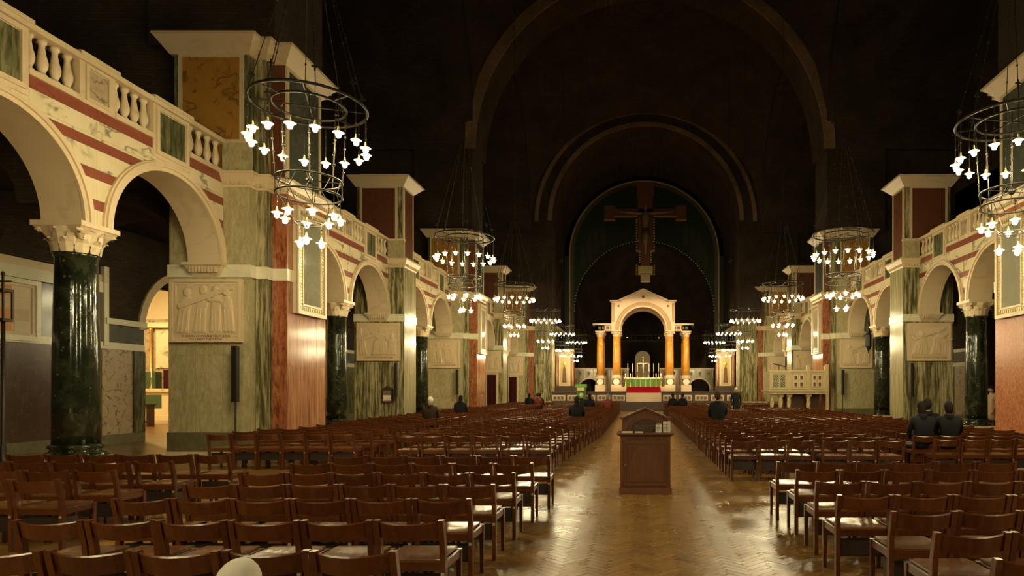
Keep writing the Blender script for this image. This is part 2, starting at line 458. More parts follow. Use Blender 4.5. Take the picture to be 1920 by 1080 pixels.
def main_pier(k, yc, s):
    root = thing('marble_pier', ['nearest', 'second', 'farthest'][k]+' great stepped pier of green and red marble, '+SIDE[s]+' of nave', 'pier', (s*10.4, yc, 0), 0, 'great marble piers of the nave')
    st = [(XP, yc-1.45, yc+1.45), (XP-.25, yc-1.20, yc+1.20), (9.17, yc-.95, yc+.95)]
    mats = [M['green_soft'], M['green_wavy'], M['red_pier']]
    mb = MB()
    for xi, y0, y1 in st: mb.box(s*(xi-.07), s*11.72, y0-.07, y1+.07, 0, .17)
    mb.build('plinth', M['cream2'], root)
    for (xi, y0, y1), m in zip(st, mats):
        MB().box(s*(xi+.02), s*11.68, y0+.02, y1-.02, .1, ZG+.03).build('core', m, root)
        mb = MB(); mb.box(s*(xi-.035), s*11.69, y0-.035, y1+.035, ZB0, ZB1); mb.build('band', M['white'], root)
    # base course, facing slabs
    MB().box(s*(XP-.03), s*11.70, yc-1.49, yc+1.49, .17, .62).build('base_course', M['green_base'], root)
    slab_grid(root, 'facing_slab', mats[0], s, 'f', (XP+.0, 11.68), .62, ZB0, 3, 2, yc-1.43)
    slab_grid(root, 'facing_slab', mats[0], s, 'f', (XP+.0, XA0), ZB1, 6.40, 1, 1, yc-1.43)
    slab_grid(root, 'facing_slab', M['green_wavy'], s, 'f', (9.52, XP-.0), .17, ZB0, 1, 1, yc-1.18)
    slab_grid(root, 'facing_slab', M['red_pier'], s, 'f', (9.17, 9.52), .17, ZB0, 1, 2, yc-.93)
    slab_grid(root, 'facing_slab', M['red_pier'], s, 'f', (9.17, 9.52), ZB1, 6.40, 1, 1, yc-.93)
    slab_grid(root, 'facing_slab', M['pink_pier'] if s < 0 or k else M['red_mottle'], s, 'n', (yc-.95, yc+.95), .17, ZB0, 4, 2, 9.19)
    slab_grid(root, 'facing_slab', M['pink_pier'] if s < 0 or k else M['red_mottle'], s, 'n', (yc-.95, yc+.95), ZB1, 6.40, 4, 1, 9.19)
    # framed polished panel on the nave face
    py0, py1, pz0, pz1 = yc-.70, yc+.72, 3.52, 6.20
    pn = MB().box(s*9.06, s*9.17, py0, py1, pz0, pz1).build('framed_panel', M['cream2'], root)
    MB().box(s*9.052, s*9.10, py0+.30, py1-.30, pz0+.28, pz1-.28).build('polished_slab', M['silver'], pn)
    frame(pn, 'outer_moulding', M['cream2'], s, 'n', (py0, py1), pz0, pz1, 9.06, .09, .05)
    frame(pn, 'inner_moulding', M['cream2'], s, 'n', (py0+.24, py1-.24), pz0+.22, pz1-.22, 9.06, .05, .03)
    mb = MB()
    for i in range(30):
        z = pz0+.14+(pz1-pz0-.28)*i/29
        for y in (py0+.165, py1-.165): mb.box(s*9.035, s*9.07, y-.045, y+.045, z-.028, z+.028)
    for i in range(12):
        y = py0+.2+(py1-py0-.4)*i/11
        for z in (pz0+.155, pz1-.155): mb.box(s*9.035, s*9.07, y-.028, y+.028, z-.04, z+.04)
    mb.build('gilt_border', M['mosaic_gold'], pn)
    cornice_ring(root, 'dentil_cornice', M['cream2'], s, st, 6.40, .02, 6.74, .16, True)
    # attic storey
    for (xi, y0, y1), m in zip(st, (M['green_dark'], M['green_wavy'], M['maroon'])):
        MB().box(s*(xi+.10), s*11.62, y0+.10, y1-.10, 6.74, 9.62).build('attic_core', m, root)
    MB().box(s*(XP+.02), s*(XA0+.02), yc-1.47, yc-1.30, 6.74, 7.46).build('attic_dado', M['green_soft'], root)
    MB().box(s*(XP-.02), s*(XA0+.02), yc-1.50, yc-1.30, 7.44, 7.52).build('dado_rail', M['cream2'], root)
    MB().box(s*10.02, s*11.42, yc-1.38, yc-1.30, 6.8, 9.52).build('attic_panel', M['orange'], root)
    frame(root, 'attic_frame', M['cream2'], s, 'f', (9.96, 11.50), 6.76, 9.60, yc-1.35, .09, .05)
    MB().box(s*9.235, s*9.3, yc-.72, yc+.72, 6.9, 9.52).build('attic_panel', M['bluegrey'], root)
    frame(root, 'attic_frame', M['cream2'], s, 'n', (yc-.84, yc+.84), 6.76, 9.60, 9.27, .10, .05)
    st2 = [(a+.08, b+.08, c-.08) for a, b, c in st]
    cornice_ring(root, 'attic_cornice', M['cream2'], s, st2, 9.58, .03, 9.95, .34)
    for e, d in ((yc-1.46, -1), (yc+1.46, 1)): impost(root, s, e, d)
    return root

def sec_pier(k, yc, s):
    root = thing('marble_pier', ['nearer', 'farther'][k]+' slender green banded marble pier between arches, '+SIDE[s]+' of nave', 'pier', (s*10.6, yc, 0), 0, 'slender marble piers of the nave')
    y0, y1 = yc-.65, yc+.65; st = [(XP, y0, y1)]
    MB().box(s*(XP-.07), s*11.78, y0-.07, y1+.07, 0, .17).build('plinth', M['cream2'], root)
    MB().box(s*(XP+.02), s*11.72, y0+.02, y1-.02, .1, ZG+.03).build('core', M['green_wavy'], root)
    MB().box(s*(XP-.035), s*11.74, y0-.035, y1+.035, ZB0, ZB1).build('band', M['white'], root)
    slab_grid(root, 'facing_slab', M['green_wavy'], s, 'f', (XP, 11.72), .17, ZB0, 4, 1, y0+.02)
    slab_grid(root, 'facing_slab', M['green_wavy'], s, 'f', (XP, XA0), ZB1, 6.40, 1, 1, y0+.02)
    slab_grid(root, 'facing_slab', M['green_pale'], s, 'n', (y0, y1), .17, ZB0, 2, 2, XP+.02)
    slab_grid(root, 'facing_slab', M['green_pale'], s, 'n', (y0, y1), ZB1, 6.40, 2, 1, XP+.02)
    cornice_ring(root, 'dentil_cornice', M['cream2'], s, st, 6.40, .02, 6.74, .16, True)
    MB().box(s*(XP+.10), s*11.66, y0+.10, y1-.10, 6.74, 9.62).build('attic_core', M['green_wavy'], root)
    MB().box(s*(XP+.02), s*(XA0+.02), y0-.02, y0+.12, 6.74, 7.46).build('attic_dado', M['green_soft'], root)
    MB().box(s*(XP-.02), s*(XA0+.02), y0-.05, y0+.12, 7.44, 7.52).build('dado_rail', M['cream2'], root)
    MB().box(s*10.14, s*11.44, y0+.06, y0+.14, 6.8, 9.52).build('attic_panel', M['maroon'], root)
    frame(root, 'attic_frame', M['cream2'], s, 'f', (10.06, 11.52), 6.76, 9.60, y0+.09, .08, .05)
    MB().box(s*(XP+.05), s*(XP+.12), y0+.22, y1-.22, 6.9, 9.52).build('attic_panel', M['maroon'], root)
    frame(root, 'attic_frame', M['cream2'], s, 'n', (y0+.12, y1-.12), 6.76, 9.60, XP+.09, .08, .05)
    cornice_ring(root, 'attic_cornice', M['cream2'], s, [(XP+.08, y0+.08, y1-.08)], 9.58, .03, 9.95, .34)
    for e, d in ((y0-.01, -1), (y1+.01, 1)): impost(root, s, e, d)

for s in (-1, 1):
    for k, yc in enumerate(MAIN): main_pier(k, yc, s)
    for k, yc in enumerate(SEC): sec_pier(k, yc, s)

# ------------------------------------------------------------------ arcade walls: striped slabs round the arches
HB = [(8.05, 15.10), (18.0, 25.05), (26.35, 33.40), (36.30, 43.35), (44.65, 51.70)]
LAYERS = [(4.60, 4.88, 'c'), (4.88, 5.06, 'r'), (5.06, 5.43, 'c'), (5.43, 5.61, 'r'), (5.61, 5.97, 'c'), (5.97, 6.15, 'r'), (6.15, 6.20, 'c'), (6.20, 6.50, 'c'), (6.50, 6.70, 'r')]
wall = {-1: struct('wall_left', 'striped cream and red marble arcade wall left of nave', (-10.7, 0, 0)),
        1: struct('wall_right', 'striped cream and red marble arcade wall right of nave', (10.7, 0, 0))}
def arcade(s, y0, y1):
    m = (y0+y1)/2; c1, c2 = m-.27-RAD, m+.27+RAD
    xa, xb = s*XA0, s*XA1
    def hw(z): return math.sqrt(max(0, RAD*RAD-(z-ZSP)**2)) if z < ZSP+RAD else 0
    for z0, z1, col in LAYERS:
        mat = M['cream'] if col == 'c' else M['redband']
        zs = [z0+.002+(z1-z0-.004)*i/5 for i in range(6)]
        if z0 < ZSP+RAD-.03:
            segs = [(lambda z: y0, lambda z: c1-hw(z)), (lambda z: c1+hw(z), lambda z: m-.002), (lambda z: m+.002, lambda z: c2-hw(z)), (lambda z: c2+hw(z), lambda z: y1)]
        else:
            ys = [y0, c1-.55, c1+.55, m, c2-.55, c2+.55, y1]
            segs = [((lambda z, a=a: a+.002), (lambda z, b=b: b-.002)) for a, b in zip(ys, ys[1:])]
        for lo, hi in segs:
            pts = [(lo(z), z) for z in zs]+[(hi(z), z) for z in reversed(zs)]
            if max(hi(z)-lo(z) for z in zs) < .02: continue
            pts = [(p, q) for p, q in pts]
            MB().prism(pts, xa, xb, 'x').build('marble_slab', mat, wall[s])
    # gallery edge slab
    MB().box(s*(XA0+.02), s*AISLE, y0, y1, 6.70, 6.74).build('gallery_floor', M['cream2'], wall[s])
    for c in (c1, c2):
        N = 28
        mb = MB()                               # soffit lining
        for i in range(N):
            a0, a1 = PI*i/N, PI*(i+1)/N
            p = [(c-math.cos(a)*(RAD-d), ZSP+math.sin(a)*(RAD-d)) for a, d in ((a0, 0), (a1, 0), (a1, .03), (a0, .03))]
            mb.prism(p, xa, xb, 'x')
        mb.build('arch_soffit', M['cream2'], wall[s])
        for (r0, r1, pr) in ((RAD-.03, RAD+.05, .05), (RAD+.05, RAD+.13, .085), (RAD+.13, RAD+.165, .045)):
            mb = MB()
            for i in range(N):
                a0, a1 = PI*i/N, PI*(i+1)/N
                p = [(c-math.cos(a)*r, ZSP+math.sin(a)*r) for a, r in ((a0, r0), (a1, r0), (a1, r1), (a0, r1))]
                p = [(min(max(q, y0+.001), y1-.001), z) for q, z in p]
                mb.prism(p, s*(XA0-pr), s*(XA0+.01), 'x')
            mb.build('archivolt', M['cream2'], wall[s])
# balusters
def baluster_mesh():
    pr = [(.075,0),(.075,.05),(.045,.07),(.055,.10),(.085,.18),(.088,.25),(.06,.36),(.042,.48),(.05,.53),(.07,.55),(.07,.60)]
    return MB().lathe(pr, 12).mesh('baluster', M['cream2'], True)
BALM = baluster_mesh()
def balustrade(s, y0, y1, idx):
    m = (y0+y1)/2; c1, c2 = m-.27-RAD, m+.27+RAD
    root = thing('balustrade', 'cream stone gallery balustrade with green panels, '+ORD[idx]+' from camera, '+SIDE[s]+' side', 'balustrade', (s*10.5, m, 6.70), 0, 'gallery balustrades over the arches')
    x0, x1 = XA0-.02, XA0+.22
    for c in (c1, c2):                          # large panel above each arch
        p = MB().box(s*x0, s*x1, c-.52, c+.52, 6.34, 7.43).build('panel_block', M['cream2'], root)
        MB().box(s*(x0-.012), s*(x0+.03), c-.36, c+.36, 6.52, 7.30).build('green_panel', M['green_dark'], p)
        frame(p, 'panel_moulding', M['cream2'], s, 'n', (c-.46, c+.46), 6.42, 7.40, x0, .08, .035)
    p = MB().box(s*x0, s*x1, m-.38, m+.38, 6.70, 7.43).build('panel_block', M['cream2'], root)
    MB().box(s*(x0-.012), s*(x0+.03), m-.20, m+.20, 6.82, 7.32).build('breccia_panel', M['breccia'], p)
    frame(p, 'panel_moulding', M['cream2'], s, 'n', (m-.27, m+.27), 6.76, 7.40, x0, .06, .03)
    MB().box(s*(x0-.05), s*(x1+.05), y0, y1, 7.42, 7.52).build('top_rail', M['cream2'], root)
    for c, h in ((c1, .56), (c2, .56), (m, .42)): MB().box(s*(x0-.07), s*(x1+.07), c-h, c+h, 7.50, 7.57).build('rail_cap', M['cream2'], root)
    for a, b in ((y0, c1-.52), (c1+.52, m-.38), (m+.38, c2-.52), (c2+.52, y1)):
        n = 4; MB().box(s*(x0-.02), s*(x1+.02), a, b, 6.70, 6.80).build('bottom_rail', M['cream2'], root)
        for i in range(n):
            y = a+(b-a)*(i+.5)/n
            q = put('baluster', BALM, root, (s*(XA0+.10)-root.location.x, y-root.location.y, 6.80-root.location.z))
            q.scale.z = 1.04
for s in (-1, 1):
    for i, (a, b) in enumerate(HB):
        if s == 1 and i == 0: continue
        arcade(s, a, b); balustrade(s, a, b, i if s < 0 else i-1)

# ------------------------------------------------------------------ columns
def make_column():
    root = thing('marble_column', '', 'column')
    MB().frus((-.47,.47,-.47,.47), 0, (-.45,.45,-.45,.45), .42).build('plinth', M['cream2'], root)
    MB().lathe([(.46,.42),(.47,.46),(.44,.51),(.38,.53),(.37,.57),(.41,.60),(.41,.63),(.355,.66)], 28).build('base', M['column'], root, True)
    MB().lathe([(.350,.655),(.345,1.4),(.335,2.4),(.318,3.3),(.305,3.98),(.315,4.0),(.33,4.03),(.33,4.07),(.30,4.09)], 36).build('shaft', M['column'], root, True)
    cp = MB()
    prof = [(.31,4.06),(.31,4.15),(.33,4.28),(.38,4.40),(.44,4.51)]
    cp.lathe(prof, 24)
    cap = cp.build('capital', M['cream2'], root, True)
    ab = MB().frus((-.34,.34,-.34,.34), 4.40, (-.43,.43,-.40,.40), 4.51); ab.box(-.45,.45,-.42,.42,4.51,4.60)
    ab.build('abacus', M['cream2'], cap)
    for tier, (n, z0, h, r, off) in enumerate(((10, 4.07, .24, .325, 0), (10, 4.20, .28, .345, PI/10))):
        for i in range(n):
            a = 2*PI*i/n+off; mb = MB()
            rows = [(0, .085, 0), (.35, .105, .012), (.7, .095, .03), (.92, .07, .065), (1.0, .045, .09), (.90, .02, .105)]
            P = []
            for (t, wd, o) in rows:
                P.append([(r+o, -wd, z0+h*t), (r+o+.022, 0, z0+h*t), (r+o, wd, z0+h*t)])
            b0 = len(mb.v)
            for row in P: mb.v += row
            for k in range(len(rows)-1):
                for j in (0, 1): mb.f.append((b0+k*3+j, b0+k*3+j+1, b0+k*3+3+j+1, b0+k*3+3+j))
            mb.xform(Matrix.Rotation(a, 4, 'Z'))
            lf = mb.build('acanthus_leaf', M['cream2'], cap)
    for i in range(4):                          # corner volutes
        a = PI/4+PI/2*i
        mb = MB().tube([(.36,0,4.32),(.43,0,4.44),(.49,0,4.475),(.52,0,4.44),(.49,0,4.40)], [.035,.05,.055,.05,.03], 8)
        mb.xform(Matrix.Rotation(a, 4, 'Z')); mb.build('volute', M['cream2'], cap, True)
    return root
colp = make_column(); first = True
for s in (-1, 1):
    for i, (a, b) in enumerate(HB):
        if s == 1 and i == 0: continue
        lab = 'dark green marble column with carved cream capital, '+ORD[i if s < 0 else i-1]+' from camera, '+SIDE[s]+' arcade'
        loc = (s*(XA0+XA1)/2, (a+b)/2, 0)
        if first: colp.location = loc; colp['label'] = lab; colp['group'] = 'arcade columns'; first = False
        else: dup(colp, loc, 0, lab, 'arcade columns')

# ------------------------------------------------------------------ aisles
def aisle(s):
    root = struct('wall_aisle_'+SIDE[s], 'marble lined outer wall of the '+SIDE[s]+' aisle', (s*AISLE, 0, 0))
    x = AISLE
    # chapel openings: arches in the outer wall, one per half bay
    ops = [(22.05, 1.9), (29.9, 2.1), (39.8, 2.1), (48.2, 2.1)] if s < 0 else [(29.9, 2.1), (39.8, 2.1), (48.2, 2.1)]
    zsp = 3.5
    edges = [(-2.0, None)]
    cur = -14.0
    for c, r in ops:
        MB().box(s*x, s*(x+.7), cur, c-r, 0, 12).build('wall_segment', M['brick'], root)
        N = 16; mb = MB()
        pts = [(c-math.cos(PI*i/N)*r, zsp+math.sin(PI*i/N)*r) for i in range(N+1)]
        for i in range(N):
            (a0, b0), (a1, b1) = pts[i], pts[i+1]
            mb.prism([(a0, b0), (a1, b1), (a1, 12), (a0, 12)], s*x, s*(x+.7), 'x')
        mb.build('wall_segment', M['brick'], root)
        mb = MB()
        for i in range(N):
            a0, a1 = PI*i/N, PI*(i+1)/N
            p = [(c-math.cos(a)*q, zsp+math.sin(a)*q) for a, q in ((a0, r-.02), (a1, r-.02), (a1, r+.22), (a0, r+.22))]
            mb.prism(p, s*(x-.06), s*(x+.05), 'x')
        mb.build('chapel_archivolt', M['cream2'] , root)
        cur = c+r
    MB().box(s*x, s*(x+.7), cur, 60, 0, 12).build('wall_segment', M['brick'], root)
    # marble lining
    lo = -2.0
    for c, r in ops+[(60, 2)]:
        hi = c-r-.02
        n = max(1, int((hi-lo)/1.5)); 
        for i in range(n):
            p0, p1 = lo+(hi-lo)*i/n, lo+(hi-lo)*(i+1)/n
            if p1 < 6: continue
            near = p1 < 18.6
            m = M['purple'] if near else M['breccia'] if s < 0 and p1 < 21 else (M['breccia'] if i % 2 == 0 else M['green_dark'])
            MB().box(s*(x-.05), s*x, p0+.01, p1-.01, .30, 2.82).build('lining_slab', m, root)
        if hi > 6:
            l2 = max(lo, 6)
            MB().box(s*(x-.09), s*x, l2, hi, 0, .30).build('skirting', M['green_base'], root)
            MB().box(s*(x-.08), s*x, l2, hi, 2.82, 3.02).build('dado_band', M['white'], root)
            MB().box(s*(x-.05), s*x, max(l2, 18.6), hi, 3.02, 3.55).build('frieze', M['bluegrey'], root) if hi > 18.7 else None
            MB().box(s*(x-.16), s*x, max(l2, 18.6), hi, 3.55, 3.72).build('cornice', M['white'], root) if hi > 18.7 else None
        lo = c+r+.02
    return root
AW = {s: aisle(s) for s in (-1, 1)}
# near left aisle wall: framed mosaic panels above the purple marble
r = AW[-1]; x = AISLE
MB().box(-x+.0, -x+.09, 6, 18.6, 4.44, 4.74).build('white_band', M['white'], r)
MB().box(-x+.0, -x+.06, 6, 18.6, 4.74, 4.95).build('frieze_band', M['cream2'], r)
for (y0, y1) in ((12.4, 14.3), (14.75, 16.6)):
    tp = thing('framed_mosaic', 'white marble framed mosaic panel behind first column, '+('at the photo edge' if y0 > 14.5 else 'half hidden further left'), 'mosaic panel', (-x+.05, (y0+y1)/2, 2.86))
    MB().box(-x, -x+.06, y0, y1, 2.86, 4.42).build('backing', M['cream2'], tp)
    frame(tp, 'frame_moulding', M['white'], -1, 'n', (y0, y1), 2.86, 4.42, x-.06, .12, .06)
    frame(tp, 'inner_moulding', M['cream2'], -1, 'n', (y0+.16, y1-.16), 3.0, 4.28, x-.06, .05, .03)
    w6 = (y1-y0-.52)/3
    for i in range(3):
        a0 = y0+.26+i*w6
        for j in range(4):
            MB().box(-x+.055, -x+.075, a0+.03, a0+w6-.03, 3.08+j*.285, 3.35+j*.285).build('mosaic_tile', [M['breccia'], M['chapel_or'], M['cream2']][i] if (i+j) % 3 else M['stone'], tp)
for (y0, y1) in ((16.68, 17.22), (17.25, 18.5)):
    MB().box(-x, -x+.05, y0, y1, 2.9, 4.42).build('blue_panel', M['bluegrey'], r)
for nm, q0, q1, m_, d0 in (('arch_ring', 1.75, 2.0, M['white'], .10), ('arch_ring', 1.55, 1.75, M['cream2'], .14)):
    mb = MB(); N = 20
    for i in range(N):
        a0, a1 = PI*i/N, PI*(i+1)/N
        mb.prism([(14.0-math.cos(a)*q, 4.95+math.sin(a)*q*.72) for a, q in ((a0, q0), (a1, q0), (a1, q1), (a0, q1))], -x-.02, -x+d0, 'x')
    mb.build(nm, m_, r)
MB().prism([(14.0-math.cos(PI*i/20)*1.56, 4.95+math.sin(PI*i/20)*1.56*.72) for i in range(21)], -x-.02, -x+.05, 'x').build('lunette', M['cream2'], r)
# pilaster strip and arch lining by the chapel
MB().box(-x+.0, -x+.12, 18.56, 18.72, 2.9, 5.2).build('white_strip', M['white'], r)
mb = MB()
for i in range(7): mb.lathe([(.045, .3), (.045, 2.8)], 8, (-x+.07, 19.72+i*.062, 0))
mb.box(-x, -x+.06, 19.68, 20.13, .3, 2.85); mb.build('fluted_pilaster', M['green_dark'], r)
# cross walls and vault ribs of the aisles
for s in (-1, 1):
    ribs = struct('ceiling_aisle_'+SIDE[s], 'dark brick vault over the '+SIDE[s]+' aisle', (s*13.7, 0, 6.4))
    MB().box(s*XA1, s*(AISLE+.7), -14, 56, 6.45, 6.69).build('vault', M['brick'], ribs)
    for y, th in ((11.6, .45), (16.55, 2.2), (21.5, .45), (25.7, 1.0), (29.9, .45), (34.85, 2.2), (39.8, .45), (44.0, 1.0), (48.2, .45), (53.15, 2.2)):
        N = 16; c = s*(11.5+AISLE)/2; R0 = (AISLE-11.5)/2-.15; mb = MB()
        zz = 5.0
        for i in range(N):
            a0, a1 = PI*i/N, PI*(i+1)/N
            p0 = (c-math.cos(a0)*R0, zz+math.sin(a0)*1.3); p1 = (c-math.cos(a1)*R0, zz+math.sin(a1)*1.3)
            mb.prism([p0, p1, (p1[0], 6.5), (p0[0], 6.5)], y-th/2, y+th/2, 'y')
        mb.box(c-R0-.5, c-R0, y-th/2, y+th/2, 4.95, 6.5); mb.box(c+R0, c+R0+.5, y-th/2, y+th/2, 4.95, 6.5)
        mb.build('vault_rib', M['brick'], ribs)
# upper walls behind the galleries
for s in (-1, 1):
    up = struct('wall_gallery_'+SIDE[s], 'dark brick wall rising behind the '+SIDE[s]+' gallery', (s*AISLE, 0, 6.7))
    MB().box(s*AISLE, s*(AISLE+.8), -14, 56, 6.7, 27).build('brick_face', M['brick'], up)
    for yc in MAIN:
        MB().box(s*9.35, s*12.4, yc-1.15, yc+1.15, 9.95, 14.4).build('brick_shaft', M['brick'], up)
        MB().box(s*11.3, s*(AISLE+.1), yc-.9, yc+.9, 6.72, 24).build('buttress', M['brick'], up)

# ------------------------------------------------------------------ great arches, vaults, sanctuary shell
ceil = struct('ceiling', 'dark brick arches and shallow domes high over the nave', (0, 30, 14))
def ring_arch(name, c, zc, r0, r1, y0, y1, mat, root, N=48, legs=None):
    mb = MB()
    for i in range(N):
        a0, a1 = PI*i/N, PI*(i+1)/N
        p = [(c-math.cos(a)*r, zc+math.sin(a)*r) for a, r in ((a0, r0), (a1, r0), (a1, r1), (a0, r1))]
        mb.prism(p, y0, y1, 'y')
    if legs is not None:
        for s in (-1, 1): mb.box(c+s*r0, c+s*r1, y0, y1, legs, zc)
    return mb.build(name, mat, root)
for k, yc in enumerate(MAIN[:2]):
    ring_arch('great_arch', 0, 14.3, 9.17, 10.9, yc-1.15, yc+1.15, M['brick'], ceil)
    ring_arch('arch_face_ring', 0, 14.3, 9.17, 9.75, yc-1.25, yc-1.15, M['brick_lit'], ceil)  # ring stands in for the lit soffit edge, painted paler
    MB().prism([(-17, 14.3), (-10.9, 14.3)]+[(-math.cos(PI*i/24)*10.8, 14.3+math.sin(PI*i/24)*10.8) for i in range(25)]+[(17, 14.3), (17, 30), (-17, 30)], yc-1.0, yc+1.0, 'y').build('spandrel_wall', M['brick'], ceil)
def sail(y0, y1, zc):
    mb = MB(); n = 20; yc = (y0+y1)/2; hy = (y1-y0)/2
    for j in range(n+1):
        for i in range(n+1):
            u, v = -1+2*i/n, -1+2*j/n
            z = zc+math.sqrt(max(0, 2-u*u-v*v))*9.4
            mb.v.append((u*9.6, yc+v*(hy+.1), z))
    for j in range(n):
        for i in range(n):
            b = j*(n+1)+i; mb.f.append((b, b+1, b+n+2, b+n+1))
    mb.build('dome', M['brick'], ceil, True)
for a, b in ((-14, -2.5), (-2.5, 15.4), (17.7, 33.7), (36.0, 51.6)): sail(a, b, 14.5)
for s in (-1, 1):                               # side arches over the galleries
    for a, b in ((-2, 15.4), (17.7, 33.7), (36.0, 51.6)):
        yc, R0 = (a+b)/2, (b-a)/2; mb = MB(); N = 20
        for i in range(N):
            a0, a1 = PI*i/N, PI*(i+1)/N
            p = [(yc-math.cos(t)*R0*q, 14.3+math.sin(t)*9.0*q) for t, q in ((a0, 1), (a1, 1), (a1, 1.06), (a0, 1.06))]
            mb.prism(p, s*9.3, s*AISLE, 'x')
        mb.build('side_vault', M['brick'], ceil)
# sanctuary entrance arch, vault and tympanum
san = struct('wall_sanctuary', 'dark sanctuary walls, arch and mosaic tympanum beyond the nave', (0, 54, 0))
SZ = 15.4
ring_arch('entrance_arch', 0, SZ, 7.65, 9.4, 52.2, 54.4, M['brick'], san, 48, 7.35)
ring_arch('arch_face_ring', 0, SZ, 7.65, 8.0, 52.1, 52.25, M['brick_lit'], san, 48)
ring_arch('arch_outer_ring', 0, SZ-.1, 8.75, 9.05, 52.05, 52.25, M['brick_lit'], san, 48)
MB().prism([(-17, 9.9), (-9.2, 9.9), (-9.2, SZ)]+[(-math.cos(PI*i/24)*9.2, SZ+math.sin(PI*i/24)*9.2) for i in range(25)]+[(9.2, 9.9), (17, 9.9), (17, 30), (-17, 30)], 52.4, 54.2, 'y').build('end_wall', M['brick'], san)
ring_arch('sanctuary_vault', 0, SZ, 8.2, 8.6, 54.4, 66.2, M['brick'], san, 32)
for s in (-1, 1):
    MB().box(s*8.2, s*9.2, 54.4, 66.2, 7.4, SZ).build('upper_wall', M['brick'], san)
    MB().box(s*9.6, s*10.4, 54.4, 66.2, 0, 7.4).build('lower_wall', M['green_dark'], san)
    MB().box(s*8.0, s*10.4, 54.4, 66.2, 7.2, 7.42).build('gallery_cornice', M['cream2'], san)
# tympanum: plate with the apse opening, mosaic borders
TY = 66.2
N = 40
outer = [(-math.cos(PI*i/N)*7.75, SZ+math.sin(PI*i/N)*7.75) for i in range(N+1)]
inner = [(-math.cos(PI*i/N)*7.2, 9.7+math.sin(PI*i/N)*7.2) for i in range(N+1)]
mb = MB()
for i in range(N): mb.prism([inner[i], inner[i+1], outer[i+1], outer[i]], TY, TY+.4, 'y')
for s in (-1, 1): mb.prism([(s*7.2, 1), (s*8.3, 1), (s*8.3, SZ), (s*7.75, SZ), (s*7.2, 9.7)], TY, TY+.4, 'y')
mb.build('tympanum', M['mosaic_green'], san)
ring_arch('mosaic_border', 0, SZ, 7.25, 7.75, TY-.12, TY+.05, M['mosaic_fig'], san, 48, 7.4)
ring_arch('border_fillet', 0, SZ, 7.62, 7.75, TY-.2, TY-.1, M['mosaic_gold'], san, 48, 7.4)
mb = MB()
for i in range(73):
    a = PI*i/72; mb.ball((-math.cos(a)*7.22, TY-.05, 9.7+math.sin(a)*7.22), .06, n=6, m=4)
mb.build('pearl_border', M['wax'], san)
for s in (-1, 1):                               # standing mosaic figures in the spandrels
    for i, (fx, fz, h) in enumerate(((5.0, 16.9, 2.6), (5.65, 16.2, 2.8), (6.3, 15.3, 2.6), (4.3, 17.6, 2.2))):
        MB().prism([(s*fx-.32, fz-h/2), (s*fx+.32, fz-h/2), (s*fx+.25, fz+h*.25), (s*fx+.12, fz+h*.38), (s*fx+.14, fz+h*.5), (s*fx-.14, fz+h*.5), (s*fx-.12, fz+h*.38), (s*fx-.25, fz+h*.25)], TY-.04, TY+.02, 'y').build('mosaic_figure', M['mosaic_dim'], san)
# apse
mb = MB(); N = 24; mz = [0, 4, 9.7]+[9.7+7.2*math.sin(PI/2*i/8) for i in range(1, 9)]; mr = [7.2, 7.2, 7.2]+[7.2*math.cos(PI/2*i/8) for i in range(1, 9)]
for z, rr in zip(mz, mr):
    for i in range(N+1):
        a = PI*i/N; mb.v.append((-math.cos(a)*rr, TY+.3+math.sin(a)*rr, z))
for k in range(len(mz)-1):
    for i in range(N): mb.f.append((k*(N+1)+i, k*(N+1)+i+1, (k+1)*(N+1)+i+1, (k+1)*(N+1)+i))
mb.build('apse_shell', M['brick'], san, True)
mb = MB()
for i in range(12):                             # patterned frieze round the apse
    a0, a1 = PI*(i+.03)/12, PI*(i+.97)/12
    for z0, z1 in ((7.1, 7.2), (7.75, 7.85)):
        pts = [(-math.cos(a0)*7.1, TY+.3+math.sin(a0)*7.1), (-math.cos(a1)*7.1, TY+.3+math.sin(a1)*7.1), (-math.cos(a1)*7.0, TY+.3+math.sin(a1)*7.0), (-math.cos(a0)*7.0, TY+.3+math.sin(a0)*7.0)]
        mb.prism(pts, z0, z1, 'z')
    for k in range(3):
        a = PI*(i+.2+.3*k)/12
        mb.ball((-math.cos(a)*7.05, TY+.3+math.sin(a)*7.05, 7.47), .2, n=8, m=5)
mb.build('apse_frieze', M['mosaic_fig'], san)
MB().box(-30, 30, -14.5, -14, -.3, 30).build('wall_back', M['brick'], None, kind='structure')
MB().box(-30, 30, 90, 90.5, -.3, 30).build('wall_end', M['brick'], None, kind='structure')

# ------------------------------------------------------------------ bright side chapel seen through the second left arch
ch = struct('wall_chapel', 'pale marble walls of the brightly lit side chapel', (-22, 26, 0))
MB().box(-28.2, -28, 18.5, 34, 0, 8).build('side_wall', M['chapel'], ch)
MB().box(-28, -16.9, 33, 33.2, 0, 8).build('end_wall', M['chapel'], ch)
MB().box(-28, -16.9, 18.3, 18.5, 0, 8).build('near_wall', M['chapel'], ch)
MB().box(-28, -16.9, 18.3, 33.2, 7.4, 7.6).build('vault', M['chapel_or'], ch)
ring = MB(); N = 16
for i in range(N):
    a0, a1 = PI*i/N, PI*(i+1)/N
    ring.prism([(-24.6-math.cos(a)*q, 4.6+math.sin(a)*q) for a, q in ((a0, 2.2), (a1, 2.2), (a1, 2.6), (a0, 2.6))], 32.4, 33, 'y')
ring.box(-27.2, -26.8, 32.4, 33, 0, 4.6); ring.box(-22.4, -22.0, 32.4, 33, 0, 4.6); ring.build('altar_arch', M['cream'], ch)
al = thing('chapel_altar', 'white marble chapel altar with green inlay seen through the second arch', 'altar', (-24.6, 31.6, 0))
